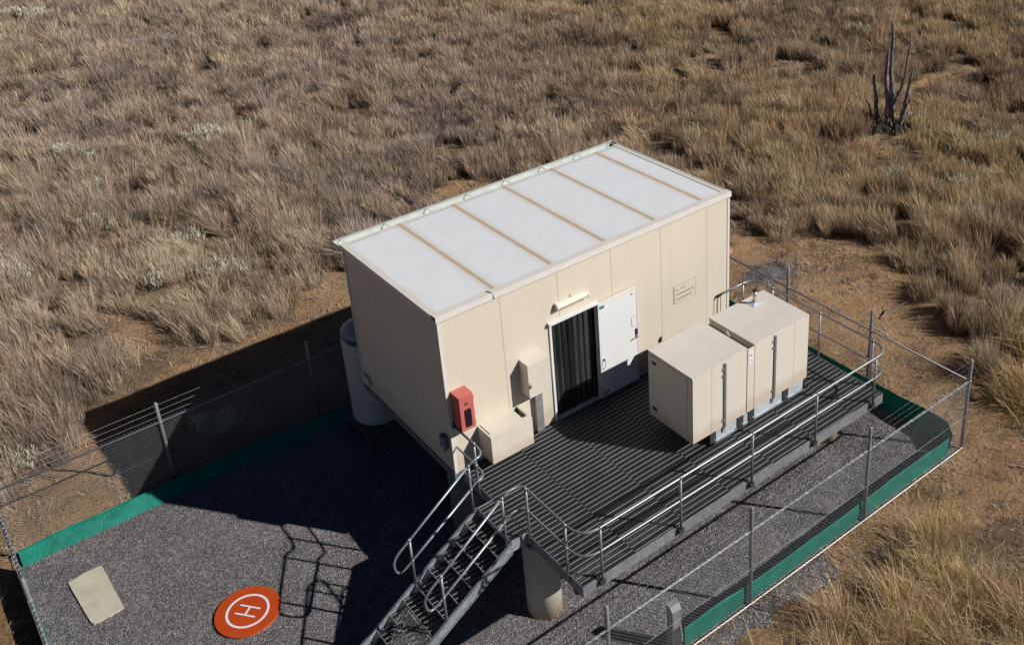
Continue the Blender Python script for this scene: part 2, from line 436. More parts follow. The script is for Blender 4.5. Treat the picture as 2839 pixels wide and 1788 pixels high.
sp = gravel_sheet('gravel_spill', -1.2, 5.4, -4.9, -4.08, G+.02, spill, amp=.02)
sp2 = None and gravel_sheet('gravel_spill', 10.4, 12.4, 2.3, 4.0, G+.05, lambda x, y: (((x-11.35)/.65)**2 + ((y-3.15)/.35)**2 + (fbm(x*3, y*3, 41)-.5)*1.6 < .7), amp=.04)

# ------------------------------------------------------------------ loose stones on the gravel
def stones(n, x0, x1, y0, y1, smin, smax, pos=None):
    if pos is None:
        px = RS.uniform(x0, x1, n); py = RS.uniform(y0, y1, n)
    else: px, py = pos; n = len(px)
    pz = np.full(n, G) + tilt(px) + .004
    s = RS.uniform(smin, smax, n)
    base = np.array([[1,0,0],[-1,0,0],[0,1,0],[0,-1,0],[0,0,1],[0,0,-1]], float)
    F = np.array([[0,2,4],[2,1,4],[1,3,4],[3,0,4],[2,0,5],[1,2,5],[3,1,5],[0,3,5]])
    th = RS.uniform(0, 2*PI, n); c, si = np.cos(th), np.sin(th); tl = RS.uniform(-.6, .6, n)
    B = base[None] * (s[:, None, None] * RS.uniform(.55, 1.15, (n, 6, 1))); B[:, :, 2] *= .75
    x = B[:, :, 0]*c[:, None] - B[:, :, 1]*si[:, None]; y = B[:, :, 0]*si[:, None] + B[:, :, 1]*c[:, None]; z = B[:, :, 2] + x*tl[:, None]
    V = np.stack([x + px[:, None], y + py[:, None], z + pz[:, None]], 2).reshape(-1, 3)
    L = (F[None] + (np.arange(n)*6)[:, None, None]).reshape(-1)
    g = RS.uniform(.0, 1, n)**1.6; col = np.stack([.115 + .215*g, .108 + .20*g, .114 + .208*g], 1)
    big = RS.rand(n) < .012; col[big] = col[big]*1.9
    return V, L, np.repeat(col, 6, 0), n*8
keep = []
parts = [stones(150000, FX0+.1, FX1-.1, FY0+.1, 4.98, .006, .017)]
parts.append(stones(7000, FX0+.1, FX1-.1, FY0+.1, 4.98, .016, .028))
rx = RS.uniform(-1.2, 5.4, 9000); ry = RS.uniform(-4.9, -4.1, 9000); mk = spill(rx, ry)
parts.append(stones(0, 0, 0, 0, 0, .007, .018, (rx[mk], ry[mk])))
qx = RS.normal(11.35, .42, 5200); qy = RS.normal(3.15, .22, 5200)
P_ = stones(0, 0, 0, 0, 0, .010, .026, (qx, qy)); P_[0][:, 2] += np.repeat(height(qx, qy) - G - tilt(qx), 6); parts.append(P_)
V = np.concatenate([p[0] for p in parts]); off = np.cumsum([0]+[len(p[0]) for p in parts[:-1]])
L = np.concatenate([p[1]+o for p, o in zip(parts, off)]); C = np.concatenate([p[2] for p in parts]); nf = sum(p[3] for p in parts)
o = np_mesh('loose_gravel', V, L, np.full(nf, 3), 'stones', C)
tag(o, 'grey crushed stones lying over the fenced gravel pad', 'gravel', kind='stuff')

# ------------------------------------------------------------------ grass
def blades(px, py, pz, hgt, dx, dy, curve, w, col, tipcol, plume):
    """vectorised curved blades: 4 levels (2,2,2,1 vertices)"""
    n = len(px)
    az = RS.uniform(0, 2*PI, n); sx, sy = np.cos(az), np.sin(az)
    lv = np.array([0, .4, .75, 1.0])
    P = []
    for k, t in enumerate(lv):
        bend = curve * t**1.8
        cx = px + dx*hgt*(t*.55 + bend); cy = py + dy*hgt*(t*.55 + bend)
        cz = pz + hgt*(t - .38*bend*np.sqrt(dx*dx+dy*dy)*1.2)
        ww = w * np.array([.8, 1., .8, 0])[k] * (1 + plume*np.array([0, 0, 1.3, 0])[k])
        if k < 3:
            P.append(np.stack([cx - sx*ww, cy - sy*ww, cz], 1)); P.append(np.stack([cx + sx*ww, cy + sy*ww, cz], 1))
        else: P.append(np.stack([cx, cy, cz], 1))
    V = np.stack(P, 1).reshape(-1, 3)
    b = (np.arange(n)*7)[:, None]
    quads = np.concatenate([b+np.array([[0,1,3,2]]), b+np.array([[2,3,5,4]])], 1)   # 8 loops
    L = np.concatenate([quads, b+np.array([[4,5,6]])], 1).ravel()
    S = np.tile(np.array([4,4,3]), n)
    f = np.array([0,0,.35,.35,.8,.8,1.])[None, :, None]
    C = (col[:, None, :]*(1-f) + tipcol[:, None, :]*f).reshape(-1, 3)
    return V, L, S, C
def join(ch):
    off = 0; Vs, Ls, Ss, Cs = [], [], [], []
    for V, L, S, C in ch:
        Vs.append(V); Ls.append(L+off); Ss.append(S); Cs.append(C); off += len(V)
    return np.concatenate(Vs), np.concatenate(Ls), np.concatenate(Ss), np.concatenate(Cs)
PAL = np.array([[.925,.89,.885]])*np.array([[.62,.49,.375],[.53,.43,.35],[.44,.345,.275],[.66,.54,.385],[.47,.33,.245],[.56,.485,.32],[.52,.44,.385],[.36,.285,.245]])
CAM = np.array([-6.5086, -13.0562, 12.346])
def scatter(nc, poly_pts, seed):
    rs = np.random.RandomState(seed)
    P = np.array(poly_pts); lo, hi = P.min(0), P.max(0)
    x = rs.uniform(lo[0], hi[0], nc); y = rs.uniform(lo[1], hi[1], nc)
    ins = np.zeros(nc, bool)
    for i in range(len(P)):
        x0, y0 = P[i]; x1, y1 = P[(i+1) % len(P)]
        c = ((y0 > y) != (y1 > y)); xi = (x1-x0)*(y-y0)/(y1-y0+1e-12)+x0; ins ^= c & (x < xi)
    return x[ins], y[ins]
FIELD = [(-9,2),(-3,56),(6,58),(24,34),(42,14),(30,2),(12,-10),(3,-12),(-9,-9)]
tx, ty = scatter(62000, FIELD, 5)
cv = cover(tx, ty)
dens = (.30 + 1.1*sm(.30, .65, fbm(tx*.8, ty*.8, 60)))*(.03 + .97*sm(.37, .49, fbm(tx*1.4+7, ty*1.4, 62, 3)))*1.15
kp = RS.rand(len(tx)) < cv*dens*1.15
kp &= cv > .3
tx, ty, cv = tx[kp], ty[kp], cv[kp]
nt_ = len(tx); dist = np.sqrt((tx-CAM[0])**2 + (ty-CAM[1])**2 + 14.3**2)
# which grasses grow where
typ = fbm(tx*.16+3, ty*.16+9, 70); typ2 = fbm(tx*.5, ty*.5, 71); typ3 = fbm(tx*.28+50, ty*.28, 72)
th = (.42 + .45*RS.rand(nt_)**1.3) * (.55 + .85*typ2) * (.6+.4*cv)
near = (ty < -3.5)
th[near] *= .95
ci = np.where(typ > .56, np.where(RS.rand(nt_) < .6, 3, 0), np.where(typ < .42, np.where(RS.rand(nt_) < .5, 1, 6), 0))
rr = RS.rand(nt_); ci = np.where(rr < .16, 2, ci); ci = np.where((rr > .16) & (rr < .25), 4, ci); ci = np.where((rr > .25) & (rr < .33), 5, ci); ci = np.where((rr > .33) & (rr < .40), 7, ci)
ci = np.where((typ3 > .62) & (RS.rand(nt_) < .6), 7, ci)
ci = np.where(near & (RS.rand(nt_) < .6), 3, ci)
tc = PAL[ci] * RS.uniform(.74, 1.24, (nt_, 1)) * (.66 + .7*fbm(tx*.7, ty*.7, 75)[:, None])
warm = sm(6, 18, tx - .2*ty)[:, None]*np.array([[.02, -.04, -.18]]) + near[:, None]*np.array([[.08, -.04, -.24]]); tc = tc*(1+warm)
tl_az = 2.6 + 1.2*(fbm(tx*.2, ty*.2, 77)-.5)*2; tl = .05 + .20*RS.rand(nt_) + .9*(RS.rand(nt_) < .10)*RS.rand(nt_); th = th*np.where(RS.rand(nt_) < .12, 1.35, 1)
nb = np.clip(175*(22/dist)**.8, 58, 210).astype(int)
idx = np.repeat(np.arange(nt_), nb); n = len(idx)
rad = (.06 + .20*RS.rand(nt_))[idx] * (1+.5*near[idx]); r_ = rad*np.sqrt(RS.rand(n)); a_ = RS.uniform(0, 2*PI, n)
bx = tx[idx] + r_*np.cos(a_)*1.2; by = ty[idx] + r_*np.sin(a_)*1.2
h = th[idx] * RS.uniform(.45, 1.12, n)
sp_ = .06 + (.42 + .5*near[idx])*(r_/rad)*RS.rand(n) + .16*RS.rand(n)
a2 = a_ + RS.normal(0, .5 + .6*near[idx], n); ddx = np.cos(a2)*sp_ + (np.cos(tl_az)*tl)[idx]; ddy = np.sin(a2)*sp_ + (np.sin(tl_az)*tl)[idx]
cur = RS.uniform(.0, .55, n) + .5*near[idx]*RS.rand(n)
w = .0020*np.maximum(1, dist[idx]/17)*RS.uniform(.6, 1.3, n)
bc = tc[idx]*RS.uniform(.75, 1.2, (n, 1)); tip = bc*RS.uniform(1.0, 1.35, (n, 1)) + .02
ch = [blades(bx, by, height(bx, by)-.02, h, ddx, ddy, cur, w, bc*.8, tip, (RS.rand(n) < .35).astype(float))]
print('tufts', nt_, 'blades', n)
sx2, sy2 = scatter(15000, FIELD, 15)
o2 = np.maximum(np.maximum(FX0-sx2, sx2-FX1), np.maximum(FY0-sy2, sy2-FY1))
k2 = (o2 > .25) & (cover(sx2, sy2) < .6) & (RS.rand(len(sx2)) < .14 + .86*sm(.46, .66, fbm(sx2*.7+5, sy2*.7, 66)))
sx2, sy2 = sx2[k2], sy2[k2]; m2 = len(sx2); i2 = np.repeat(np.arange(m2), 34); n2_ = len(i2)
d2_ = np.sqrt((sx2-CAM[0])**2 + (sy2-CAM[1])**2 + 14.3**2); az2 = RS.uniform(0, 2*PI, n2_); sp2_ = RS.uniform(.3, 1.6, n2_)
rx2 = sx2[i2] + RS.normal(0, .07, n2_); ry2 = sy2[i2] + RS.normal(0, .07, n2_)
c2_ = PAL[RS.choice([1, 2, 6, 7, 7, 4], m2)][i2]*RS.uniform(.4, 1.05, (n2_, 1))
ch.append(blades(rx2, ry2, height(rx2, ry2)-.01, (RS.uniform(.07, .30, m2)[i2])*RS.uniform(.5, 1.1, n2_), np.cos(az2)*sp2_, np.sin(az2)*sp2_, RS.uniform(0, .6, n2_), .0024*np.maximum(1, d2_/17)[i2], c2_*.8, c2_*1.15, np.zeros(n2_)))
# flattened straw and seedlings on the cleared sand and between tussocks
lx, ly = scatter(110000, FIELD, 8)
ins = (lx > FX0-.05) & (lx < FX1+.1) & (ly > FY0-.1) & (ly < FY1+.05)
cl = cover(lx, ly); patch = fbm(lx*.8+9, ly*.8, 90)
out_d = np.maximum(np.maximum(FX0-lx, lx-FX1), np.maximum(FY0-ly, ly-FY1))
dn = np.sqrt((lx-CAM[0])**2 + (ly-CAM[1])**2 + 14.3**2)
kp = (~ins) & (RS.rand(len(lx)) < np.clip(sm(.34, .60, patch)*1.2+.12, 0, 1)) & ((dn < 36) | (RS.rand(len(lx)) < .5))
lx, ly = lx[kp], ly[kp]; nn = len(lx)
rep = 9; lx = np.repeat(lx, rep) + RS.normal(0, .09, nn*rep); ly = np.repeat(ly, rep) + RS.normal(0, .09, nn*rep); n = len(lx)
inn = (lx > FX0-.02) & (lx < FX1+.1) & (ly > FY0-.08) & (ly < FY1); lx, ly = lx[~inn], ly[~inn]; n = len(lx)
dn = np.sqrt((lx-CAM[0])**2 + (ly-CAM[1])**2 + 14.3**2)
a_ = fbm(lx*1.5, ly*1.5, 95)*14 + RS.normal(0, .8, n); hh = RS.uniform(.04, .12, n); k_ = RS.uniform(1.2, 3.6, n)
cc = PAL[RS.choice([0, 1, 3, 3, 4, 6, 7], n)]*RS.uniform(.55, 1.25, (n, 1))
ch.append(blades(lx, ly, height(lx, ly), hh, np.cos(a_)*k_, np.sin(a_)*k_, RS.uniform(0, .25, n), .0045*np.maximum(1, dn/17)*RS.uniform(.5, 1.2, n), cc, cc*1.25, np.zeros(n)))
V, L, S, C = join(ch)
o = np_mesh('dry_grass', V, L, S, 'grass', np.clip(C, .01, .8))
tag(o, 'tall dry straw and brown grass covering the plain around the fence', 'grass', kind='stuff')

# silvery shrubs one can tell apart
def silver(x, y, r, h, label, tone=1.0, n=None):
    x0, y0 = x, y; d = math.dist((x, y, G), CAM); n = int((900 if r > .9 else 420)*r/.5); tone = .95 if r > .9 else .8
    ns = 26; az = RS.uniform(0, 2*PI, ns)
    si = RS.randint(0, ns, n); t = RS.uniform(.35, 1, n)
    rr = r*RS.uniform(.2, 1, ns)
    e1 = np.cos(az[si])*rr[si]*t + RS.normal(0, .07, n); e2 = np.sin(az[si])*rr[si]*t*.5 + RS.normal(0, .07, n)
    cx = x0 + .787*e1 + .617*e2; cy = y0 - .617*e1 + .787*e2
    h = h + (.30 if r > .9 else .14)
    cz = height(np.full(1, x0), np.full(1, y0))[0] + h*t*RS.uniform(.7, 1.05, n)*(1-.35*(rr[si]/r)**2)
    hh = RS.uniform(.07, .19, n); a_ = RS.uniform(0, 2*PI, n); k_ = RS.uniform(.1, .8, n)
    col = np.tile(np.array([[.92, .87, .70]])*tone, (n, 1))*RS.uniform(.6, 1.25, (n, 1))
    A = blades(cx, cy, cz-.05, hh, np.cos(a_)*k_, np.sin(a_)*k_, RS.uniform(0, .5, n), .0055*max(1, d/22)*RS.uniform(.7, 1.3, n), col*.8, col*1.15, np.zeros(n))
    m = ns*3; s2 = RS.randint(0, ns, m)
    B = blades(np.full(m, x0), np.full(m, y0), np.full(m, G-.02), np.full(m, h)*RS.uniform(.6, 1, m), np.cos(az[s2])*rr[s2]/h*1.2, np.sin(az[s2])*rr[s2]/h*.9, RS.uniform(0, .3, m), np.full(m, .005*max(1, d/22)), np.tile([[.2, .17, .13]], (m, 1)), np.tile([[.3, .28, .22]], (m, 1)), np.zeros(m))
    V, L, S, C = join([A, B]); V[:, 0] -= x0; V[:, 1] -= y0; V[:, 2] -= G
    o = np_mesh('silver_shrub', V, L, S, 'leaf', np.clip(C, .01, .9)); o.location = (x0, y0, G)
    tag(o, label, 'shrub', 'silvery shrubs scattered through the dry grass')
SH = [
 (1.8,44.8,1.5,.7,'wide silver-green shrub in the top left corner of the plain'),
 (3.2,21.9,1.05,.65,'long pale silver shrub, right one of the two widest on the plain'),
 (-1.1,23.6,1.1,.6,'long pale silver shrub, left one of the two widest on the plain'),
 (-1.1,20.5,.55,.5,'small silver shrub just below the long left silver shrub'),
 (3.5,19.4,.5,.45,'small silver shrub just below the long right silver shrub'),
 (-1.6,17.7,.8,.6,'loose grey-green shrub halfway between the left wide silver shrub and the cleared sand'),
 (.15,15.0,.55,.5,'sparse silver shrub in tall brown grass upper left of the cabin roof corner'),
 (-4.3,16.2,1.0,.5,'pale shrub at the left edge of the photo above the left tussocks'),
 (.2,12.8,.8,.5,'spiky silver sprigs at the top of the large tussock beside the cabin shadow'),
 (-6.0,8.4,.8,.45,'whitish shrub on the left edge just behind the wire fence'),
 (-2.2,6.3,.8,.55,'silver shrub in the dark cabin shadow right behind the back fence'),
 (28.1,13.8,.9,.75,'round silver bush on the plain upper left of the dead tree'),
 (17.9,4.2,.6,.45,'small pale shrub below the dead tree, left of the other pale ones'),
 (18.5,2.6,.9,.55,'brightest pale shrub at the right side below the dead tree'),
 (17.6,1.3,.6,.5,'pale shrub nearest to the cleared sand on the right side'),
 (22.6,3.8,.65,.5,'silver shrub near the right edge of the photo level with the tree roots'),
 (23.4,5.1,.4,.4,'tiny silver shrub right of the dead tree roots'),
 (-1.3,13.3,.5,.4,'grey-green shrub low between two brown tussocks on the left'),
 (-2.8,26.4,.5,.45,'pale shrub cut by the left edge of the photo, upper part')]
for a in SH: silver(*a)

# ------------------------------------------------------------------ dead tree
TB = Vector((21.2, 7.0, G)); LAT = Vector((.587, -.81, 0)); DEP = Vector((.81, .587, 0))
t = thing('dead_tree', TB, 'dead grey multi-stemmed tree stump standing alone in the dry grass', 'dead tree')
def stem(name, pts, r0, r1, dep=0, bend=.1):
    n = len(pts); P = []; R = []
    pts2 = []
    for i in range(n-1):
        for k in range(4):
            f = k/4; pts2.append((pts[i][0]*(1-f)+pts[i+1][0]*f, pts[i][1]*(1-f)+pts[i+1][1]*f))
    pts2.append(pts[-1]); m = len(pts2)
    for i, (s, z) in enumerate(pts2):
        f = i/(m-1)
        P.append(TB + LAT*(s + random.uniform(-.015, .015)) + DEP*(dep + bend*math.sin(f*3)) + Vector((0, 0, z)))
        R.append(.82*(r0*(1-f)**.8 + r1*f)*random.uniform(.8, 1.25))
    MB().tube(P, R, 9).build(name, 'bark', t, smooth=True)
stem('stem', [(.06,-.1),(.06,.68),(.05,1.24),(-.03,1.99),(-.05,2.59),(-.05,3.18),(-.11,3.82)], .17, .03)
stem('stem', [(.0,-.05),(-.07,.92),(-.17,1.68),(-.18,2.41),(-.14,2.88)], .12, .04, -.1)
stem('stem', [(.12,.9),(.32,1.4),(.44,2.02),(.47,2.62),(.49,2.91),(.52,3.24)], .07, .018, .05)
stem('stem', [(.36,-.05),(.46,.64),(.54,1.33),(.6,1.79),(.65,2.3)], .12, .03, -.15)
stem('stem', [(-.31,-.05),(-.44,.74),(-.51,1.36),(-.59,1.9)], .10, .045, .1)
stem('branch', [(-.5,.3),(-.67,.73),(-.77,1.0)], .05, .012, .1)
stem('branch', [(-.02,3.2),(.09,3.48)], .022, .01)
stem('branch', [(-.15,2.7),(-.38,2.78),(-.56,2.66)], .02, .008)
stem('branch', [(.52,.9),(.66,1.1),(.72,.8)], .04, .012, -.2)
stem('root', [(.05,0),(.09,.31),(.2,.34),(.34,.1)], .05, .03, -.25)
stem('root', [(.57,.6),(.71,.54),(.70,.25),(.58,.0)], .05, .03, .1)
stem('root', [(-.28,-.05),(-.50,.28),(-.75,.44)], .17, .10, .15)
stem('root', [(-.1,.05),(-.4,.10),(-.95,.12)], .10, .05, -.1)
stem('root', [(.1,.05),(.45,.12),(.8,.1)], .10, .05, -.1)
M['char'] = paint('charred_wood', (.03, .026, .024), .9, .4, 10)
for k in range(11):
    a_ = random.uniform(0, PI); s0 = random.uniform(-1.0, .5); dp = random.uniform(-.5, .3); l_ = random.uniform(.25, .55); c0 = TB + LAT*s0 + DEP*dp
    MB().tube([c0 + LAT*(-l_*math.cos(a_)) + DEP*(-l_*math.sin(a_)) + Vector((0,0,.04)), c0 + Vector((0,0,random.uniform(.12,.30))), c0 + LAT*(l_*math.cos(a_)) + DEP*(l_*math.sin(a_)) + Vector((0,0,random.uniform(.02,.25)))], [.05,.11,.06], 7).build('charred_log', 'char', t, smooth=True)
for k in range(16):
    s0 = random.uniform(-.55, .6); z0 = random.uniform(.05, .5); dx_ = random.uniform(-.45, .45); dz_ = random.uniform(.15, .7)
    stem('twig', [(s0, z0), (s0+dx_*.4, z0+dz_*.6), (s0+dx_, z0+dz_)], .022, .006, random.uniform(-.3, .3))
for s0, z0, dx_, dz_ in ((.5, 2.7, .12, .35), (-.1, 3.3, -.14, .3), (-.16, 2.2, -.22, .35), (.05, 1.6, .25, .3), (-.55, 1.5, -.18, .35), (.58, 1.6, .15, .4)):
    stem('twig', [(s0, z0), (s0+dx_*.5, z0+dz_*.4), (s0+dx_, z0+dz_)], .016, .005)
P0 = Vector((21.1, 4.75, G-.03)); o = MB().tube([P0, P0+Vector((-.06,.1,.35)), P0+Vector((-.16,.22,.95))], [.022,.018,.01], 6).build('dead_stick', 'bark')
tag(o, 'thin bare stick leaning in the grass right of the dead tree', 'stick')
def lying(name, pts, r, label, cat='branch'):
    z = lambda x, y: float(height(np.array([x]), np.array([y]))[0])
    o = MB().tube([(x, y, z(x, y)+.02+h) for x, y, h in pts], r, 6).build(name, 'bark'); tag(o, label, cat)
lying('fallen_branch', [(11.8,.0,0),(12.2,.1,.05),(12.7,.0,.04),(13.1,-.2,.02)], [.018,.02,.015,.006], 'thin fallen branch on the orange sand right of the deck corner')
def rock(x, y, s, label):
    bmv = []; mb = MB(); n = 8
    prof = [(.25, 0), (.9, .05), (1, .35), (.7, .75), (.2, .9)]
    for r, z in prof:
        for k in range(n):
            f = random.uniform(.75, 1.2); bmv.append((x + s*r*f*math.cos(2*PI*k/n)*1.2, y + s*r*f*math.sin(2*PI*k/n), float(height(np.array([x]), np.array([y]))[0]) - .02 + s*z*random.uniform(.85, 1.1)))
    fs = [(i*n+k, i*n+(k+1) % n, (i+1)*n+(k+1) % n, (i+1)*n+k) for i in range(4) for k in range(n)] + [tuple(range(n))[::-1], tuple(range(4*n, 5*n))]
    o = mb.add(bmv, fs).build('rock', 'rock'); tag(o, label, 'rock', 'reddish rocks on the sand')
rock(10.73, -3.32, .11, 'larger reddish rock lying right of the fence corner post')
rock(10.95, -3.62, .06, 'small pinkish rock just below the larger rock by the corner post')
rock(9.9, -4.7, .05, 'little rock on the sand below the fence corner')
rock(11.4, 4.8, .13, 'flat tan rock behind the right wall of the cabin')
rock(6.05, -4.5, .07, 'pale round stone at the foot of the second front fence post')

# ------------------------------------------------------------------ cabin
LX, WY, H = 6.6, 3.46, 3.1
cab = thing('equipment_cabin', (3.3, 1.7, 0), 'long cream insulated-panel equipment cabin with flat white roof on piers', 'cabin')
DX0, DX1, DH = 2.19, 3.17, 2.05
fw = MB(); gp = .0035
cuts = [0, 1.2, 2.4, 3.6, 4.8, 6.0, LX]
for a, b in zip(cuts[:-1], cuts[1:]):
    a2, b2 = a + (gp if a > 0 else 0), b - (gp if b < LX else 0)
    if b <= DX0 or a >= DX1: fw.box(a2, b2, 0, .05, .0, H)
    else:
        if a2 < DX0: fw.box(a2, DX0, 0, .05, 0, H); a2 = DX0
        if b2 > DX1: fw.box(DX1, b2, 0, .05, 0, H); b2 = DX1
        fw.box(a2, b2, 0, .05, DH, H)
fw.build('front_wall', 'cream', cab)
MB().box(.01, DX0, .052, .07, .01, H-.01).box(DX1, LX-.01, .052, .07, .01, H-.01).box(DX0, DX1, .052, .07, DH+.01, H-.01).build('joint_backing', 'shadowgap', cab)
for x, nm in ((0, 'left_wall'), (LX, 'right_wall')):
    w_ = MB(); s = .05 if x == 0 else -.05
    for a, b in ((.075, 1.15), (1.157, 2.3), (2.307, WY-.055)): w_.box(min(x, x+s), max(x, x+s), a, b, 0, H-.02)
    w_.build('end_wall', 'cream', cab)
    xi = x+s*1.04; MB().box(min(xi, xi+s*.3), max(xi, xi+s*.3), .08, WY-.06, .01, H-.03).build('joint_backing', 'shadowgap', cab)
bw = MB()
for a, b in zip(cuts[:-1], cuts[1:]): bw.box(a+(gp if a else 0), b-(gp if b < LX else 0), WY-.05, WY, 0, H-.04)
bw.build('back_wall', 'cream', cab)
MB().box(.1, LX-.1, .1, WY-.1, .0, .03).build('floor', 'interior', cab)
MB().box(.08, LX-.08, 1.2, 1.22, .03, 3.0).build('inner_partition', 'interior', cab)
# corner trims
for x0, x1, y0, y1 in ((-.012, .045, -.012, .0), (-.012, .0, .0, .045), (LX-.045, LX+.012, -.012, .0), (LX, LX+.012, 0, .045), (-.012, .0, WY-.045, WY+.012), (LX, LX+.012, WY-.045, WY+.012)):
    MB().box(x0, x1, y0, y1, 0, H-.04).build('corner_trim', 'trim', cab)
MB().box(-.02, LX+.02, -.004, .1, -.13, -.002).box(-.02, .1, .1, WY+.02, -.13, -.002).box(LX-.08, LX+.02, .1, WY+.02, -.13, -.002).box(.1, LX-.08, WY-.1, WY+.02, -.13, -.002).build('floor_frame', 'frame_blue', cab)
j_ = MB()
for k in range(5): j_.box(.4+k*1.4, .5+k*1.4, .1, WY-.1, -.11, -.01)
j_.box(.1, LX-.1, .1, WY-.1, -.008, -.002); j_.build('floor_joist', 'darksteel', cab)
# roof: sheet falls a little to the gutter at the back
rf = MB(); zf, zb = 3.165, 3.095
rf.add([(.03,.02,zf),(LX-.03,.02,zf),(LX-.03,WY+.03,zb),(.03,WY+.03,zb),(.03,.02,zf-.06),(LX-.03,.02,zf-.06),(LX-.03,WY+.03,zb-.06),(.03,WY+.03,zb-.06)], [(0,1,2,3),(7,6,5,4),(0,4,5,1),(1,5,6,2),(2,6,7,3),(3,7,4,0)])
rf.build('roof', 'roof', cab)
def slope(y): return zf + (zb-zf)*(y-.02)/(WY+.01)
cp = MB()
cp.box(-.035, LX+.035, -.035, -.005, 3.09, 3.205).box(-.035, LX+.035, -.0045, .11, 3.182, 3.204)
cp.build('front_cap', 'trim', cab, bevel=.004)
for s, (xa, xb, xc) in enumerate(((-.035, -.005, .09), (LX+.035, LX+.005, LX-.09))):
    q = MB()
    def quad(x0, x1, up0, up1):
        x0, x1 = min(x0, x1), max(x0, x1)
        ys_ = (.112, WY+.04); vs = []
        for y in ys_:
            for x, dz in ((x0, up0), (x1, up0), (x1, up1), (x0, up1)): vs.append((x, y, slope(y)+dz))
        q.add(vs, [(0,1,2,3),(7,6,5,4),(0,4,5,1),(1,5,6,2),(2,6,7,3),(3,7,4,0)])
    quad(xa, xb, -.085, .018); quad(xb, xc, -.001, .012)
    q.build('side_cap', 'trim', cab, bevel=.003)
# gutter
gt = MB(); gy0, gy1, gz0, gz1 = WY+.045, WY+.33, 2.95, 3.055
gt.box(-.03, LX+.12, gy0, gy1, gz0, gz0+.006).box(-.03, LX+.12, gy1, gy1+.006, gz0, gz1).box(-.03, LX+.12, gy1-.02, gy1+.012, gz1, gz1+.008).box(-.03, LX+.12, gy0-.006, gy0, gz0, gz1-.01).box(-.036, -.03, gy0, gy1, gz0, gz1)
gt.build('gutter', 'gutter', cab)
MB().box(LX+.12, LX+.128, gy0, gy1+.006, gz0, gz1+.012).build('gutter_end', 'trim', cab)
for k in range(8):
    x = .12 + k*.93
    b_ = MB().box(x-.008, x+.008, gy0, gy1, gz1-.012, gz1-.002).box(x+.01, x+.06, gy0, gy0+.1, gz1-.02, gz1-.012); b_.build('gutter_bracket', 'gutter', cab)
# door frame, door, strip curtain
fr = MB().box(DX0-.045, DX0, -.03, .11, .0, DH+.045).box(DX1, DX1+.035, -.03, .11, 0, DH+.045).box(DX0-.07, DX1+.04, -.075, -.005, DH+.045, DH+.095).box(DX0, DX1, -.02, .10, DH, DH+.045).box(DX0, DX1, -.02, .11, 0, .02)
fr.build('door_frame', 'white', cab, bevel=.003)
for k in range(15):
    x0 = DX0+.005 + k*.0635; amp = random.uniform(.006, .018); n = 7; vs = []; sway = random.uniform(-.012, .012)
    for iz, z in enumerate((.05, .7, 1.4, 2.03)):
        for i_ in range(n):
            u = i_/(n-1); vs.append((x0 + u*.078 + sway*(1-iz/3), .045 + .02*(k % 2) - amp*math.sin(u*PI) + .004*math.sin(k*3+iz*2), z))
    fs = [(a*n+b, a*n+b+1, (a+1)*n+b+1, (a+1)*n+b) for a in range(3) for b in range(n-1)]
    MB().add(vs, fs).build('curtain_strip', ('strip', 'strip_b', 'strip_c')[(k*7+k//3) % 3], cab, smooth=True, fixn=False)
dr = MB().box(3.205, 4.10, -.085, -.04, .03, DH+.03).build('door', 'white', cab, bevel=.004)
MB().box(3.19, 3.205, -.09, -.012, .03, DH+.035).box(4.10, 4.115, -.09, -.035, .025, DH+.045).box(3.205, 4.10, -.09, -.035, DH+.03, DH+.045).build('door_edging', 'trim', dr)
MB().box(3.195, 4.11, -.04, -.003, .04, DH+.02).build('door_core', 'trim', dr)
MB().box(3.225, 3.335, -.090, -.0855, DH-.07, DH-.01).build('blue_label', 'blue', dr)
MB().box(3.235, 3.37, -.090, -.0855, .07, .16).build('yellow_label', 'yellow', dr)
MB().box(3.965, 4.085, -.089, -.0855, 1.28, 1.48).build('notice_border', 'ink', dr)
MB().box(3.972, 4.078, -.0915, -.0893, 1.288, 1.472).build('notice', 'paper', dr)
MB().box(4.055, 4.095, -.11, -.0855, 1.09, 1.21).build('lock', 'dark', dr, bevel=.004)
MB().tube([(4.075,-.088,1.05),(4.075,-.14,1.05),(3.975,-.145,1.045)], .011, 8).box(4.05, 4.097, -.095, -.0855, 1.0, 1.085).build('handle', 'chrome', dr)
MB().tube([(3.26,-.09,.87),(3.27,-.14,.84),(3.255,-.15,.76),(3.235,-.12,.70),(3.215,-.10,.69)], .007, 6).box(3.25, 3.30, -.10, -.0855, .845, .90).build('restraint_hook', 'chrome', dr)
MB().prism([(3.96,1.99),(4.02,1.99),(3.99,2.02)], 'y', -.10, -.0855).build('door_stop', 'ink', dr)
for z in (.3, 1.05, 1.8):
    MB().tube([(3.182,-.045,z-.05),(3.182,-.045,z+.05)], .011, 8).build('hinge', 'chrome', dr)
MB().box(-.06, -.014, 3.10, 3.36, .12, .30).build('junction_box', 'channel', cab)
MB().box(-.10, -.014, .10, .26, .50, .74).tube([(-.06,.16,.5),(-.07,.16,.44)], .035, 8).build('power_inlet', 'frame_blue', cab)
MB().ball((-.075,.16,.42), .036).build('inlet_cap', 'trim', cab)
MB().tube([(1.08,-.04,3.19),(1.08,-.055,3.15),(1.08,-.04,3.1)], .008, 6).tube([(1.02,.10,3.215),(1.06,.02,3.225),(1.08,-.04,3.2)], .012, 6).build('cable_stay', 'trim', cab)
for z0, z1 in ((2.4, 2.7), (1.4, 1.6)): MB().box(LX+.013, LX+.07, .3, .5, z0, z1).build('vent_cover', 'trim', cab)

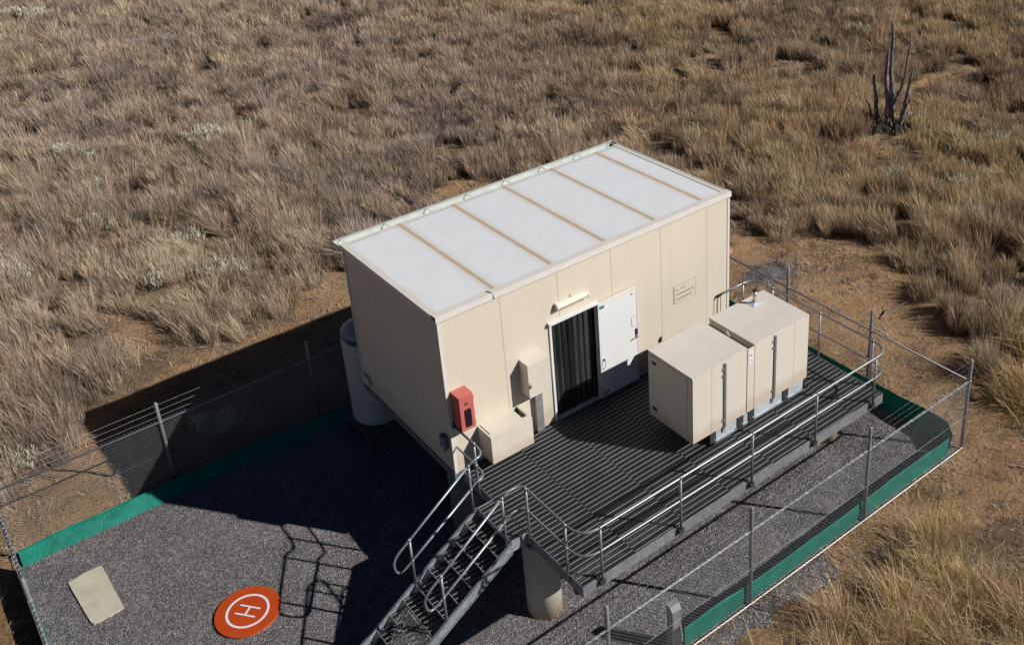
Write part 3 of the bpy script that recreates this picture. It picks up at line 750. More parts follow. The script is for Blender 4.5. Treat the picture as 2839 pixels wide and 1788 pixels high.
# piers
def pier(x, y, z1, label, r=.30, grp='concrete piers under the cabin and deck', mat='concrete'):
    b = thing('concrete_pier', (x, y, G), label, 'pier', grp)
    MB().lathe([(r, -.1), (r, z1-G-.03), (r-.03, z1-G)], (0, 0, 0), 40).build('column', mat, None, smooth='auto').parent = b
    return b
p_ = pier(.41, -1.88, -.33, 'tan round concrete pier beside the stairs, its foot in sunlight')
MB().box(.30, .52, -2.02, -1.90, -.325, -.31).box(.34, .40, -2.0, -1.95, -.31, -.22).build('bearing_plate', 'frame_blue', p_)
pier(7.38, -1.95, -.37, 'round concrete pier showing low under the far right deck end')
pier(.33, .33, -.14, 'round concrete pier in shade under the near left cabin corner', mat='pier_shaded')
pier(6.25, .33, -.14, 'round concrete pier under the near right cabin corner')
pier(1.3, 2.8, -.14, 'round concrete pier under the back left cabin corner')
pier(6.25, 3.1, -.14, 'round concrete pier under the back right cabin corner')

# ------------------------------------------------------------------ deck
DXA, DXB, DYF = .14, 7.24, -3.43
deck = thing('steel_deck', (3.7, -1.7, 0), 'galvanised steel grating deck along the front of the cream cabin', 'deck')
def grating(name, x0, x1, y0, y1, z, parent, pitch=.03, rod=.10, roff=0., bt=.0055, dep=.032, rw=.0028, mat='grate'):
    bars = MB(); n = max(1, int((x1-x0)/pitch))
    for i in range(n+1):
        x = x0 + .003 + i*(x1-x0-.006)/n; bars.box(x-bt/2, x+bt/2, y0, y1, z-dep, z-.001)
    bars.box(x0, x1, y0-.0025, y0+.0025, z-dep-.001, z).box(x0, x1, y1-.0025, y1+.0025, z-dep-.001, z)
    g_ = bars.build(name, mat, parent, fixn=False)
    rods = MB(); y = y1 - .03 - roff
    while y > y0 + .01:
        rods.box(x0+.002, x1-.002, y-rw, y+rw, z-.007, z+.0022); y -= rod
    r_ = rods.build('cross_rods', 'rod', g_, fixn=False)
    return g_
sx = [DXA+.008, 1.2, 2.22, 3.26, 4.30, 5.34, 6.38, DXB-.008]
for k, (a, b) in enumerate(zip(sx[:-1], sx[1:])):
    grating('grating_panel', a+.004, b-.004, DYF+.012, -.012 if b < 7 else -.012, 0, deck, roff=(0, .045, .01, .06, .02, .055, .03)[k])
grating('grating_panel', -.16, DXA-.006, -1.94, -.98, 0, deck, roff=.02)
c = MB().box(DXA, DXB, DYF-.008, DYF+.004, -.20, .008).box(DXA, DXB, DYF+.0045, DYF+.07, -.20, -.19).box(DXA, DXB, DYF+.0045, DYF+.05, -.047, -.037)
c.build('front_beam', 'fascia', deck)
MB().box(DXA-.008, DXA, DYF, -1.96, -.20, .006).build('side_beam', 'fascia', deck)
MB().box(DXA-.008, DXA, -.965, -.01, -.20, .006).build('side_beam', 'fascia', deck)
MB().box(DXB, DXB+.008, DYF, -.0, -.20, .006).build('side_beam', 'fascia', deck)
MB().box(-.165, DXA-.009, -1.962, -1.948, -.21, .006).box(-.165, DXA-.009, -.972, -.958, -.21, .006).box(-.172, -.166, -1.95, -.97, -.10, -.002).build('landing_plate', 'stringer', deck)
b_ = MB()
for y in (-3.2, -1.9, -.3): b_.box(DXA+.01, DXB-.01, y-.05, y+.05, -.32, -.205)
for x in sx[1:-1]: b_.box(x-.03, x+.03, DYF+.08, -.02, -.20, -.04)
b_.build('under_beam', 'darksteel', deck)
MB().box(7.22, DXB, -.012, .5, -.04, .0).build('corner_trim_plate', 'fascia', deck)

# ------------------------------------------------------------------ stairs
st = thing('staircase', (-1.7, -1.46, G), 'open steel grating staircase going down left from the deck', 'stairs')
run, rise = .255, .161
for y, side in ((-1.962, 0), (-.970, 1)):
    s = MB()
    x1, z1 = -.17, .0; x2 = -.17 - 11.6*run; z2 = -11.6*rise
    s.prism([(x1, z1+.006), (x1, -.21), (x2-.02, z2-.20), (x2-.12, max(G+.01, z2-.20)), (x2-.12, z2+.0)], 'y', y, y+.012)
    a_, b_ = ((y-.035, y-.0005) if side == 0 else (y+.0125, y+.045))
    s.build('stringer', 'stringer', st)
    MB().prism([(x1, z1+.006), (x1, -.004), (x2-.12, z2-.01), (x2-.12, z2+.0)], 'y', a_, b_).prism([(x1, -.198), (x1, -.21), (x2-.12, z2-.21), (x2-.12, z2-.20)], 'y', a_, b_).build('stringer_flange', 'stringer', st)
for k in range(1, 12):
    xn = -.17 - run*(k-1); z = -rise*k
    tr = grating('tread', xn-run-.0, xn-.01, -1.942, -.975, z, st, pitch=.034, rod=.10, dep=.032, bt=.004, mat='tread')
    MB().box(xn-run-.012, xn-run-.001, -1.948, -.960, z-.035, z+.004).build('nosing', 'fascia', tr)

# ------------------------------------------------------------------ railings
R1 = .0215
def post(parent, x, y, z0, z1, ball=True, foot=True, mat='galvrail', mid=None):
    m = MB().tube([(x, y, z0), (x, y, z1-.02)], R1, 10).ball((x, y, z1), .036)
    if mid is not None: m.ball((x, y, mid), .034)
    if foot: m.box(x-.045, x+.045, y-.03, y+.03, z0-.004, z0+.012)
    return m.build('post', mat, parent, smooth='auto')
rl = thing('deck_railing', (3.7, -3.48, 0), 'long two-rail galvanised handrail around the front and right of the deck', 'handrail')
def stair_rail(y, top):   # path from the post at the head of the stairs down to the loop
    o = .0 if top else -.45
    return None
def railpaths(y):
    dn_top = [(-.25, y, .93), (-1.44, y, .12), (-1.62, y, -.0)]
    loop = arc((-1.62, y, -.0), (-1.74, y, -.08), (-1.755, y, -.20), 4)[1:] + arc((-1.755, y, -.22), (-1.755, y, -.40), (-1.66, y, -.42), 4) + arc((-1.66, y, -.42), (-1.58, y, -.40), (-1.50, y, -.35), 3)[1:]
    mid = [(-1.44, y, -.31), (-.25, y, .45)]
    return dn_top + loop + mid
y = -1.95
low = railpaths(y)
def deckpath(z, start):
    p = []
    p += arc((-.25, y, start), (-.10, y, z+.02), (-.02, y, z), 4)
    p += arc((-.02, y, z), (.125, y, z), (.125, -2.12, z), 6)[1:]
    p += arc((.125, -3.12, z), (.125, -3.48, z), (.48, -3.48, z), 8)
    p += arc((6.92, -3.48, z), (7.26, -3.48, z), (7.26, -3.12, z), 8)
    p += arc((7.26, -.38, z), (7.26, -.06, z), (6.92, -.06, z), 8)
    p += [(6.32, -.06, z)]
    return p
MB().tube(low, R1, 10).build('stair_rail', 'galvrail', rl, smooth='auto')
MB().tube(deckpath(1.0, .93), R1, 10).build('top_rail', 'galvrail', rl, smooth='auto')
MB().tube(deckpath(.55, .45)[:-1], .018, 10).build('mid_rail', 'galvrail', rl, smooth='auto')
post(rl, -.25, y, -.03, .93, foot=False, mid=.45); post(rl, -1.44, y, -.83, .12, foot=False, mid=-.31)
for x, yy in ((.125, -2.08), (.125, -3.1)): post(rl, x-.012, yy, -.12, 1.0, foot=False, mid=.55)
for x in (.48, 2.09, 3.70, 5.29, 6.89):
    post(rl, x, -3.48, -.10, 1.0, foot=False, mid=.55)
    MB().box(x-.05, x+.05, -3.50, -3.441, -.115, -.03).box(x-.075, x-.045, -3.46, -3.36, -.01, .03).build('foot_bracket', 'darksteel', rl)
for yy in (-3.11, -1.85, -.60): post(rl, 7.262, yy, -.10, 1.0, foot=False, mid=.55)
post(rl, 6.95, -.07, -.0, 1.0, mid=.55)
MB().tube([(6.36, -.06, 1.0), (6.27, -.06, .99)], .027, 8).tube([(6.27,-.06,.985),(6.25,-.06,.95)], .02, 8).build('rail_end_cap', 'dark', rl)
MB().tube([(6.25,-.06,.95),(6.23,-.06,.56)], .007, 6).tube([(6.33,-.06,.98),(6.32,-.06,.56)], .007, 6).tube([(6.32,-.06,.56),(6.23,-.06,.56)], .007, 6).build('end_stay', 'darksteel', rl)
r2 = thing('stair_railing', (-.7, -.97, -.5), 'short handrail from the cabin corner down the far side of the stairs', 'handrail')
y = -.97
MB().tube(railpaths(y), R1, 10).build('stair_rail', 'galvrail', r2, smooth='auto')
for z, s0, nm in ((1.0, .93, 'top_rail'), (.55, .45, 'mid_rail')):
    MB().tube([(.07, -.02, z), (.07, -.62, z)] + arc((.07, -.72, z), (.07, y, z), (-.08, y, z-.0), 7) + arc((-.08, y, z), (-.16, y, z-.005), (-.25, y, s0), 3)[1:], R1 if z == 1.0 else .018, 10).build(nm, 'galvrail', r2, smooth='auto')
post(r2, .07, -.64, -.12, 1.0, foot=False, mid=.55); post(r2, -.25, y, -.03, .93, foot=False, mid=.45); post(r2, -1.44, y, -.83, .12, foot=False, mid=-.31)
MB().box(.04, .10, -.025, -.003, .95, 1.05).build('wall_bracket', 'darksteel', r2)

# ------------------------------------------------------------------ generator cabinet
GX0, GXM, GXN, GX1, GY0, GY1, GZ0, GZ1 = 3.53, 4.845, 5.03, 6.45, -2.24, -1.09, .115, 1.5
gen = thing('generator_cabinet', (5.0, -1.66, 0), 'cream double generator cabinet with short exhaust pipe standing on the deck', 'generator')
lb = MB().box(GX0, GXM, GY0+.012, GY1, GZ0, GZ1-.012).build('left_housing', 'cream2', gen, bevel=.006)
rb = MB().box(GXN, GX1, GY0+.012, GY1, GZ0, GZ1-.012).build('right_housing', 'cream2', gen, bevel=.006)
MB().box(GXM, GXN, GY0+.03, GY1, GZ0, GZ1-.13).box(GXN-.020, GXN-.0062, GY0+.02, GY1+.005, GZ1-.012, GZ1+.004).build('middle_duct', 'ductbrown', gen)  # groove fill and thin edge strip carry painted brown shade
l1 = MB().box(GX0-.008, GXM+.004, GY0+.006, -1.670, GZ1-.012, GZ1+.004).box(GX0-.008, GXM+.004, -1.655, GY1+.01, GZ1-.012, GZ1+.004); l1.build('lid', 'creamlid', lb, bevel=.003)
l2 = MB().box(GXN-.006, GX1+.008, GY0+.006, -1.670, GZ1-.012, GZ1+.006).box(GXN-.006, GX1+.008, -1.655, GY1+.01, GZ1-.012, GZ1+.006); l2.build('lid', 'creamlid', rb, bevel=.003)
MB().prism([(-1.74, GZ1-.02), (-1.60, GZ1-.02), (-1.67, GZ1+.07)], 'x', 4.90, 4.908).build('lifting_lug', 'cream2', gen)
def fpanel(nm, x0, x1, par_, z0=GZ0+.006, z1=GZ1-.016, mat='cream2', yy=GY0):
    return MB().box(x0, x1, yy, GY0+.0115, z0, z1).build(nm, mat, par_, bevel=.002)
fpanel('front_panel', GX0+.0, 3.975, lb); fpanel('front_panel', 3.981, 4.225, lb)
dl = fpanel('door', 4.231, 4.825, lb); 
fpanel('front_panel', 4.852, 5.022, gen, GZ0, GZ1-.02)
fpanel('front_panel', 5.034, 5.515, rb); d2 = fpanel('door', 5.521, 6.068, rb); fpanel('front_panel', 6.074, GX1, rb)
for x, dd in ((4.285, dl), (5.545, d2)):
    MB().box(x-.020, x+.012, GY0-.028, GY0-.0005, GZ0+.005, GZ1-.03)  .box(x+.013, x+.034, GY0-.015, GY0-.0005, GZ0+.005, GZ1-.05).build('latch_bar', 'galv', dd)
    for z in (.28, 1.22, 1.36): MB().box(x-.060, x-.023, GY0-.022, GY0-.001, z-.02, z+.02).build('hinge', 'galv', dd)
for x, z0 in ((4.62, .30), (4.62, 1.2)): pass
MB().box(4.885, 4.985, GY0-.004, GY0-.0005, 1.16, 1.40).build('rating_plate', 'paper', gen)
MB().box(4.90, 4.97, GY0-.0055, GY0-.0042, 1.31, 1.35).box(4.93, 4.95, GY0-.0055, GY0-.0042, 1.20, 1.24).build('rating_plate_print', 'ink', gen)
sl = MB().box(GX0-.006, GX0-.0005, -2.11, -1.17, .20, 1.43).build('side_panel', 'cream2', lb, bevel=.002)
MB().box(GX0-.010, GX0-.001, -2.225, -2.125, .13, 1.47).build('corner_post', 'cream2', lb)
sj = MB()
for a, b in ((.192, .197), (1.433, 1.438)): sj.box(GX0-.002, GX0-.0003, -2.12, -1.16, a, b)
sj.box(GX0-.002, GX0-.0003, -2.118, -2.113, .197, 1.433); sj.build('panel_joint', 'ink', lb)
lbm = MB()
for x in (3.6, 4.0, 4.42, 4.80, 5.08, 5.5, 5.95, 6.40): lbm.tube([(x, GY0+.0055, GZ1-.004), (x, GY0+.0015, GZ1-.004)], .009, 6)
lbm.build('lid_bolts', 'ink', gen)
for z in (1.30, .32):
    MB().box(GX0-.012, GX0-.0065, -1.31, -1.20, z-.03, z+.03).build('quarter_turn_latch', 'dark', sl)
MB().box(4.0, GX1-.08, GY0+.02, GY0+.06, GZ0-.235, GZ0-.003).box(4.0, GX1-.08, GY0-.03, GY0+.0195, GZ0-.235, GZ0-.222).build('base_channel', 'channel', gen)
MB().box(3.9, GX1-.08, GY1-.1, GY1-.05, GZ0-.235, GZ0-.003).build('base_channel', 'channel', gen)
for x in (4.01, 4.695, 4.975, 5.88):
    MB().box(x-.07, x+.07, GY0-.002, GY0+.0185, GZ0-.238, GZ0-.003).box(x-.07, x+.07, GY0-.06, GY0-.0025, GZ0-.238, GZ0-.226).build('foot_bracket', 'darksteel', gen)
    MB().tube([(x+.03, GY0-.012, GZ0-.17), (x+.03, GY0-.0025, GZ0-.17)], .014, 8).build('bolt', 'channel', gen)
for x in (4.30, 5.56):
    MB().prism([(x-.06, GZ0-.12), (x+.03, GZ0-.003), (x-.06, GZ0-.003)], 'y', GY0-.01, GY0+.0185).build('gusset', 'galv', gen)
ex = MB().add([(5.86,-1.42,GZ1+.0065),(6.10,-1.42,GZ1+.0065),(6.10,-1.20,GZ1+.0065),(5.86,-1.20,GZ1+.0065),(5.95,-1.34,GZ1+.05),(6.01,-1.34,GZ1+.05),(6.01,-1.28,GZ1+.05),(5.95,-1.28,GZ1+.05)], [(3,2,1,0),(4,5,6,7),(0,1,5,4),(1,2,6,5),(2,3,7,6),(3,0,4,7)])
exo = ex.build('exhaust_flashing', 'channel', gen)
MB().tube([(5.98,-1.31,GZ1+.04),(5.98,-1.31,GZ1+.27)], .037, 16).build('exhaust_pipe', 'chrome', exo, smooth='auto')
MB().tube([(5.98,-1.31,GZ1+.271),(5.98,-1.31,GZ1+.31)], .042, 16).build('rain_cap', 'dark', exo, smooth='auto')

gen.location = gen.location + Vector((-.135, -.13, .125))

# ------------------------------------------------------------------ things on the front wall
hood = thing('box_hood', (.95, -.2, .2), 'low wide cream sheet-metal hood box on the wall left of the doorway', 'equipment hood')
MB().box(.52, 1.38, -.43, -.415, .18, .745).build('front_sheet', 'cream2', hood, bevel=.003)
MB().box(.52, .535, -.4145, -.003, .18, .745).build('side_sheet', 'cream2', hood)
MB().box(1.365, 1.38, -.4145, -.003, .18, .745).build('side_sheet', 'cream2', hood)
MB().box(.575, 1.235, -.4145, -.003, .73, .745).box(.5355, .575, -.4145, -.335, .73, .745).box(.5355, .553, -.335, -.003, .73, .745).box(1.235, 1.3645, -.4145, -.335, .73, .745).box(1.335, 1.3645, -.335, -.003, .73, .745).build('top_sheet', 'cream2', hood)
MB().box(.54, 1.36, -.41, -.01, .55, .57).build('inner_shelf', 'shadowgap', hood)
rc = thing('fire_extinguisher_cabinet', (.22, -.13, 1.0), 'faded red fire extinguisher cabinet with dark window by the cabin corner', 'fire cabinet')
MB().box(.08, .36, -.255, -.003, .99, 1.69).build('case', 'red', rc, bevel=.004)
dd = MB().box(.085, .357, -.272, -.2555, 1.0, 1.68).build('door', 'red', rc, bevel=.004)
gl = []
cx_, cz_, hw, hh, rr_ = .225, 1.24, .062, .175, .03
for (sx_, sz_, a0) in ((1,1,0),(-1,1,90),(-1,-1,180),(1,-1,270)):
    for k in range(5):
        a = math.radians(a0 + k*22.5); gl.append((cx_+sx_*(hw-rr_)+rr_*math.cos(a), cz_+sz_*(hh-rr_)+rr_*math.sin(a)))
MB().prism([(cx_+(p[0]-cx_)*1.13, cz_+(p[1]-cz_)*1.05) for p in gl], 'y', -.2745, -.2725).build('window_seal', 'reddark', dd)
MB().prism(gl, 'y', -.277, -.275).build('window', 'glass_dark', dd)
MB().tube([(.215,-.2725,1.53),(.215,-.276,1.53)], .036, 20).build('lock_ring', 'reddark', dd)
MB().tube([(.215,-.2762,1.53),(.215,-.281,1.53)], .024, 16).build('lock', 'chrome', dd)
for z in (1.08, 1.6): MB().tube([(.361,-.268,z-.02),(.361,-.268,z+.02)], .006, 6).build('hinge', 'reddark', dd)
eb = thing('electrical_box', (1.71, -.13, 1.0), 'cream square meter box on the wall beside the doorway, brass padlock', 'electrical box')
MB().box(1.475, 1.945, -.25, -.003, 1.0, 1.675).build('case', 'cream2', eb, bevel=.004)
ed = MB().box(1.47, 1.95, -.268, -.2505, .99, 1.68).build('door', 'cream2', eb, bevel=.004)
MB().tube([(1.50,-.275,1.27),(1.50,-.30,1.29),(1.50,-.275,1.31)], .005, 6).build('padlock_shackle', 'chrome', ed)
MB().box(1.487, 1.513, -.295, -.270, 1.21, 1.265).build('padlock', 'brass', ed)
dots = MB()
for (px, pz) in [(1.68,1.50),(1.72,1.53),(1.76,1.50),(1.70,1.46),(1.75,1.46)] + [(1.58+.05*(k % 6)+.02*(k//6), 1.10+.045*(k//6)) for k in range(18)]:
    dots.tube([(px,-.2682,pz),(px,-.2705,pz)], .006, 6)
dots.build('vent_holes', 'creamlid', ed)
cd = MB().box(1.70, 1.85, -.09, -.003, .03, .988).build('cable_duct', 'pedestal'); tag(cd, 'grey vertical cable duct below the cream meter box', 'cable duct')
wl = thing('wall_light', (2.64, -.06, 2.4), 'yellowed tubular wall light fitting above the doorway', 'light fitting')
lp = [(-.003, 2.35), (-.06, 2.345), (-.10, 2.37), (-.115, 2.41), (-.10, 2.45), (-.06, 2.475), (-.003, 2.47)]
MB().prism(lp, 'x', 2.33, 2.97).build('diffuser', 'lamp', wl, bevel=.004)
MB().prism([(p[0]*1.05, 2.41+(p[1]-2.41)*1.06) for p in lp], 'x', 2.30, 2.3295).prism([(p[0]*1.05, 2.41+(p[1]-2.41)*1.06) for p in lp], 'x', 2.9705, 3.0).build('end_cap', 'trim', wl)
MB().tube([(2.66,-.03,2.475),(2.66,-.02,2.52)], .01, 6).build('clip', 'trim', wl)
sg = thing('site_sign', (5.4, -.01, 1.25), 'cream engraved site sign with three lines of text on the cabin wall', 'sign')
MB().box(5.12, 5.69, -.008, -.003, 1.25, 1.65).build('plate', 'cream', sg)
MB().box(5.115, 5.695, -.0095, -.0082, 1.645, 1.652).box(5.115, 5.695, -.0095, -.0082, 1.248, 1.255).box(5.115, 5.122, -.0095, -.0082, 1.255, 1.645).box(5.688, 5.695, -.0095, -.0082, 1.255, 1.645).build('border', 'inkl', sg)
RX = Matrix.Rotation(PI/2, 4, 'X')
for txt, x, z in (('Site', 5.155, 1.53), ('Yarra', 5.295, 1.53), ('Owner', 5.155, 1.425), ('Nextgen Networks', 5.285, 1.425), ('Contact', 5.155, 1.32), ('1800 262 663', 5.295, 1.32)):
    text_mesh(txt, .052, 'lettering', 'inkl', sg, Matrix.Translation((x, -.0095, z)) @ RX @ Matrix.Scale(.86 if len(txt) > 12 else 1, 4, (1, 0, 0)))

# ------------------------------------------------------------------ tank
TX, TY, TZ = .42, 3.98+.03, -1.22
tk = thing('water_tank', (TX, TY, TZ), 'tall round pale green plastic water tank behind the cabin corner', 'water tank')
pr = [(.49, 0), (.515, .03)]
z = .12
while z < 1.95:
    pr += [(.515, z), (.515, z+.09), (.500, z+.105), (.500, z+.125), (.515, z+.14)] if .55 < z < 1.7 else [(.515, z), (.515, z+.14)]
    z += .16
pr += [(.515, 2.0), (.49, 2.07), (.30, 2.16), (.14, 2.18)]
b = MB().lathe(pr, (TX, TY, TZ), 40).build('shell', 'tank', tk, smooth='auto')
MB().lathe([(.20, 2.171), (.20, 2.20), (.12, 2.215)], (TX+.12, TY-.05, TZ+.0), 24).build('lid', 'dark', tk)
MB().tube([(TX+.4,TY-.2,TZ+2.15),(TX+.4,TY-.2,TZ+1.9)], .04, 8).build('inlet_pipe', 'tank', tk)
tsn = thing('tank_stand', (TX, TY, G), 'dark square steel stand carrying the water tank', 'tank stand')
MB().box(TX-.56, TX+.56, TY-.54, TY+.56, TZ-.06, TZ-.003).build('platform', 'standwood', tsn)
for sx_ in (-1, 1):
    for sy_ in (-1, 1): MB().box(TX+sx_*.5-.04, TX+sx_*.5+.04, TY+sy_*.5-.04, TY+sy_*.5+.04, G-.02, TZ-.061).build('leg', 'standwood', tsn)

# ------------------------------------------------------------------ pad things
PX, PY, GM = -3.575, 1.275, G + tf(-3.57)
hp = thing('landing_mat', (PX, PY, GM), 'round orange drone landing mat with white ring and H on the gravel', 'landing mat')
MB().lathe([(.545, .015), (.55, .02), (.55, .035), (.545, .04)], (PX, PY, GM), 64).build('mat', 'orange', hp)
rg = MB(); n = 64; vs = []
for k in range(n):
    a = 2*PI*k/n
    for r in (.365, .325): vs += [(PX+r*math.cos(a), PY+r*math.sin(a), GM+.0405), (PX+r*math.cos(a), PY+r*math.sin(a), GM+.0435)]
fs = []
for k in range(n):
    a = 4*k; b = 4*((k+1) % n); fs += [(a+1, b+1, b+3, a+3), (a, a+1, b+1, b)[::-1], (a+2, a+3, b+3, b+2)]
rg.add(vs, fs).build('ring', 'matwhite', hp)
rot_ = Matrix.Translation((PX, PY, GM)) @ Matrix.Rotation(math.radians(-52), 4, 'Z')
hm = MB()
# two bars run along one direction, the cross bar joins them
hm.box(-.19, .19, .075, .105, .0405, .0435, rot_).box(-.19, .19, -.105, -.075, .0405, .0435, rot_).box(-.016, .016, -.075, .075, .0405, .0435, rot_)
hm.build('letter', 'matwhite', hp)
# pale slab with broken edges
sp_ = [(-5.82,4.02),(-5.53,4.07),(-5.24,4.055),(-5.225,3.7),(-5.215,3.3),(-5.20,2.82),(-5.21,2.775),(-5.45,2.755),(-5.70,2.75),(-5.735,2.80),(-5.765,3.2),(-5.79,3.6)]
pp = []
for i in range(len(sp_)):
    a, b = sp_[i], sp_[(i+1) % len(sp_)]
    for k in range(3): f = k/3; pp.append((a[0]*(1-f)+b[0]*f+random.uniform(-.005,.005), a[1]*(1-f)+b[1]*f+random.uniform(-.005,.005)))
gs = G + tf(-5.5); s_ = MB().prism(pp, 'z', gs-.03, gs+.03).build('concrete_slab', 'slab')
tag(s_, 'pale rough-edged concrete slab lying in the gravel near the left fence', 'slab')
bushm = lambda: None
pd = thing('service_pedestal', (1.55, -3.88, G), 'short weathered grey metal pedestal at the gap in the green barrier', 'pedestal')
MB().box(1.46, 1.64, -3.95, -3.80, G-.02, -1.10).build('body', 'pedestal', pd, bevel=.006)
MB().prism([(-3.955, -1.10), (-3.955, -1.05), (-3.90, -.97), (-3.80, -.95), (-3.795, -1.10)], 'x', 1.452, 1.648).build('hood', 'pedestal', pd, bevel=.004)
MB().box(1.475, 1.625, -3.956, -3.9505, -1.88, -1.42).build('recess', 'darksteel', pd)
MB().tube([(1.61,-3.965,-1.40),(1.63,-3.975,-1.6),(1.64,-3.97,-1.75)], .008, 6).build('cable', 'trim', pd)
MB().ball((1.452,-3.9,-1.28), .018).build('bolt', 'trim', pd)

# ------------------------------------------------------------------ perimeter fence
FH, FR = 2.13, 1.63
def fence(name, A, B, posts, label, wires=True, inset=.0, twist=False, mesh_to=None, topr=.0013):
    A = Vector((A[0], A[1], G)); B = Vector((B[0], B[1], G)); Ln = (B-A).length; u = (B-A).normalized()
    nrm = Vector((-u.y, u.x, 0))
    f = thing(name, A, label, 'fence', 'sides of the chain-link perimeter fence')
    for s in posts:
        p = A + u*s
        MB().tube([p-Vector((0,0,.1)), p+Vector((0,0,FH-.02)), p+Vector((0,0,FH))], [.034,.034,.02], 12).tube([p+Vector((0,0,FR-.03)), p+Vector((0,0,FR+.03))], .042, 12).build('post', 'galvpost', f, smooth='auto')
    z = Vector((0, 0, 1))
    MB().tube([A+z*FR, B+z*FR], .021, 8).build('top_rail', 'galvpost', f, smooth='auto')
    off = nrm*.03
    w = MB(); hb, ht = .03, FR+.03; span = ht-hb; pitch = .072; wr = .0014
    n = int((Ln+span)/pitch)
    for i in range(n):
        for sgn in (1, -1):
            s0 = i*pitch - (span if sgn == 1 else 0); s1 = s0 + span*sgn if sgn == 1 else s0 - span
            if sgn == -1: s0 = i*pitch; s1 = s0 - span
            z0, z1 = hb, ht
            if s0 < 0: z0 = hb + (0-s0)*(1 if sgn == 1 else 1); s0 = 0
            if s0 > Ln: z0 = hb + (s0-Ln); s0 = Ln
            if s1 < 0: z1 = ht - (0-s1); s1 = 0
            if s1 > Ln: z1 = ht - (s1-Ln); s1 = Ln
            if z1 - z0 < .03: continue
            o_ = off + nrm*(.002*sgn)
            w.tube([A+u*s0+z*z0+o_, A+u*s1+z*z1+o_], wr, 3, caps=False)
    w.build('chain_link', 'wire', f, fixn=False)
    # twisted selvage: knuckles above the rail and the woven bottom edge
    kn = MB()
    for i in range(int(Ln/pitch)):
        s = i*pitch + .02; p = A + u*s + off
        kn.tube([p+z*ht, p+z*(ht+.035)+u*.01], .003, 3)
    kn.build('selvage', 'wire', f, fixn=False)
    lw = MB()
    pts = [A+u*(s_)+off*(1.0)+z*(hb+.0+.012*(k % 2)) for k, s_ in enumerate(np.arange(0, Ln, .045))]
    if twist: MB().tube(pts, .010, 4).build('bottom_selvage', 'wirebright', f, fixn=False)
    else: lw.tube([A+off+z*hb, B+off+z*hb], .004, 4)
    for hh_ in (.82,): lw.tube([A+off+z*hh_, B+off+z*hh_], .0016, 4)
    tw = MB()
    for hh_ in (FR+.16, FR+.30, FR+.44): tw.tube([A+z*hh_-off*.9, B+z*hh_-off*.9], topr, 4)
    tw.build('barbed_wire', 'galvpost' if topr < .001 else 'wirebright', f, fixn=False)
    if twist:
        lw.build('strand_wire', 'wire', f, fixn=False); lw = MB()
        q = [A+u*s_+z*(FR+.022*math.sin(k*PI/2))+nrm*(.022*math.cos(k*PI/2)) for k, s_ in enumerate(np.arange(0, Ln, .03))]
        lw.tube(q, .007, 3)
    lw.build('rail_lashing' if twist else 'strand_wire', 'wirebright' if twist else 'wire', f, fixn=False)
    for c in f.children:
        for v in c.data.vertices: v.co.z += tf(v.co.x)*(1 - (v.co.z-G)/FR)
    return f
fence('fence_run', (FX1, FY0), (FX0, FY0), [0, 3.03, 6.01, 9.02, 12.0, 15.57], 'front chain-link fence run along the near side of the gravel pad', twist=True, topr=.0007)
fence('fence_run', (FX1, FY1), (FX1, FY0), [0, 2.4, 4.78, 7.10], 'right chain-link fence run beyond the deck end')
fence('fence_run', (FX0, FY1), (FX1, FY1), [0, 3.0, 6.1, 9.1, 12.2], 'back chain-link fence run behind the cabin and tank')
fence('fence_run', (FX0, FY0), (FX0, FY1), [3.1, 6.3], 'left chain-link fence run seen edge-on beside the slab', twist=True)

# ------------------------------------------------------------------ green barrier
def barrier(pts, h, lean, label, wr=.03):
    """sheet standing on the ground; lean = outward offset of its top"""
    P = [Vector((x, y, G)) for x, y in pts]; path = []
    for a, b in zip(P[:-1], P[1:]):
        n = max(2, int((b-a).length/.07))
        for k in range(n): path.append(a + (b-a)*k/n)
    path.append(P[-1]); vs = []; m = 6; th = .006
    for side in (0, 1):
        for i, p in enumerate(path):
            q = path[min(i+1, len(path)-1)] - path[max(i-1, 0)]; nn = Vector((q.y, -q.x, 0)).normalized()
            hh_ = h*(1 + .12*(vnoise(np.array([i*.09]), np.array([h*7]), 3)[0]-.5)*2)
            for k in range(m+1):
                f = k/m; wv = wr*(vnoise(np.array([i*.22+f*3.2]), np.array([f*1.5+i*.05]), 5)[0]-.5 + .6*(vnoise(np.array([i*.7+f*5]), np.array([f*2.]), 7)[0]-.5))*math.sin(f*PI*.9+.3)
                vs.append(p + nn*(lean*f + wv + th*side) + Vector((0, 0, hh_*f - .01)))
    n = len(path); fs = []
    for s in (0, 1):
        o = s*n*(m+1)
        for i in range(n-1):
            for k in range(m): fs.append((o+i*(m+1)+k, o+(i+1)*(m+1)+k, o+(i+1)*(m+1)+k+1, o+i*(m+1)+k+1))
    o = n*(m+1)
    for i in range(n-1): fs.append((i*(m+1)+m, (i+1)*(m+1)+m, o+(i+1)*(m+1)+m, o+i*(m+1)+m))
    vs = [Vector((v[0], v[1], v[2]+tf(v[0]))) for v in vs]
    b = MB().add(vs, fs).build('silt_barrier', 'green', None, smooth=True)
    tag(b, label, 'barrier', 'low green plastic barriers inside the fence')
barrier([(1.68, -3.98), (8.75, -3.98)], .40, -.0, 'front green plastic barrier strip, fully in sun inside the near fence')
barrier([(8.98, 5.1), (8.98, -3.70), (8.75, -3.97)][::-1], .48, .08, 'right green plastic barrier strip, dark side facing the deck end')
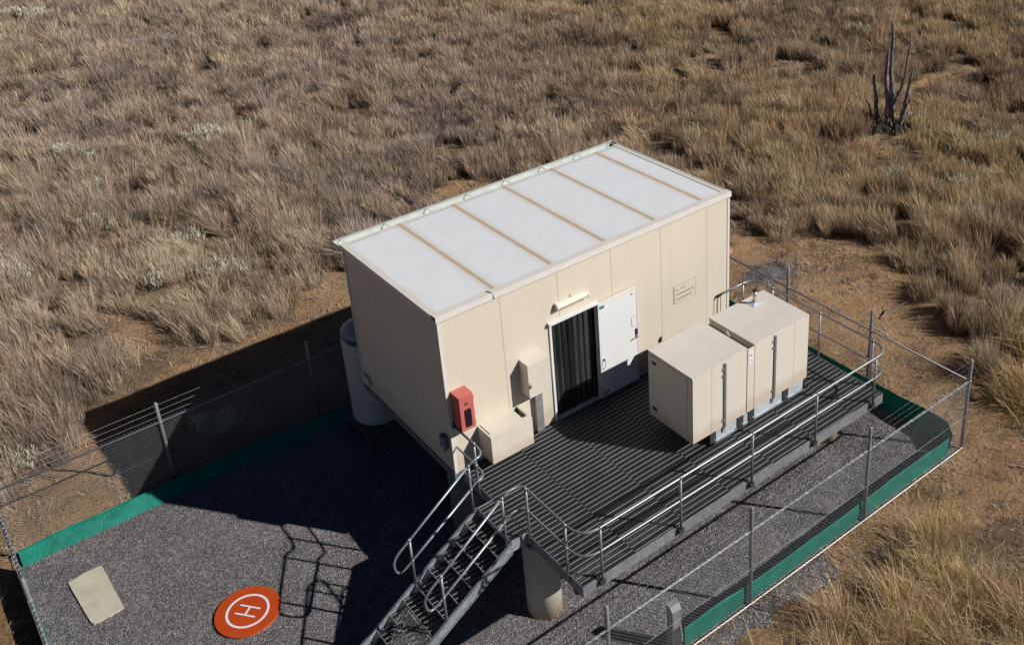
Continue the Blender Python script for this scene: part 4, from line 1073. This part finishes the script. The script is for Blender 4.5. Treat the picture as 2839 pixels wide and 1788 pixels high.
barrier([(-6.36, 4.98), (-3.9, 4.98), (8.9, 5.0)], .24, -.24, 'back green plastic barrier, wrinkled and leaning on the back fence', .07)
barrier([(-6.40, -3.9), (-6.40, 4.9)], .50, -.02, 'left green plastic barrier strip seen edge-on under the left fence')

# ------------------------------------------------------------------ camera
cam = bpy.data.cameras.new('camera'); co = bpy.data.objects.new('camera', cam); COL.objects.link(co); sc.camera = co
co.location = tuple(CAM)
co.rotation_mode = 'XYZ'; co.rotation_euler = (1.1466, .0474, -.6635)
cam.sensor_fit = 'HORIZONTAL'; cam.sensor_width = 36; cam.lens = 36*2903.04/2839
cam.shift_x = -215.93/2839; cam.shift_y = -458.02/2839
cam.clip_end = 6000; cam.clip_start = .1

# ------------------------------------------------------------------ light
AZ, EL = -.915, .622
sd = Vector((math.cos(EL)*math.cos(AZ), math.cos(EL)*math.sin(AZ), math.sin(EL)))
sl_ = bpy.data.lights.new('sun', 'SUN'); sl_.energy = 5.0; sl_.angle = math.radians(.53); sl_.color = (1, .955, .89)
so = bpy.data.objects.new('sun', sl_); COL.objects.link(so); so.rotation_euler = sd.to_track_quat('Z', 'Y').to_euler(); so.location = (0, 0, 30)
w = bpy.data.worlds.new('World'); sc.world = w; w.use_nodes = True
wt = w.node_tree; bg = wt.nodes['Background']; sk = wt.nodes.new('ShaderNodeTexSky'); sk.sky_type = 'NISHITA'; sk.sun_disc = False
sk.sun_elevation = EL; sk.sun_rotation = math.atan2(sd.x, sd.y); sk.altitude = 1500; sk.air_density = .32; sk.dust_density = 0
wt.links.new(sk.outputs[0], bg.inputs[0]); bg.inputs[1].default_value = .05
sc.view_settings.view_transform = 'Standard'; sc.view_settings.look = 'None'; sc.view_settings.exposure = -.13; sc.view_settings.gamma = 1
sc.cycles.max_bounces = 4; sc.cycles.diffuse_bounces = 1; sc.cycles.glossy_bounces = 2; sc.cycles.transmission_bounces = 2
sc.cycles.use_denoising = True
try: sc.cycles.denoising_prefilter = 'ACCURATE'
except Exception: pass
sc.render.resolution_x = 1024; sc.render.resolution_y = 644
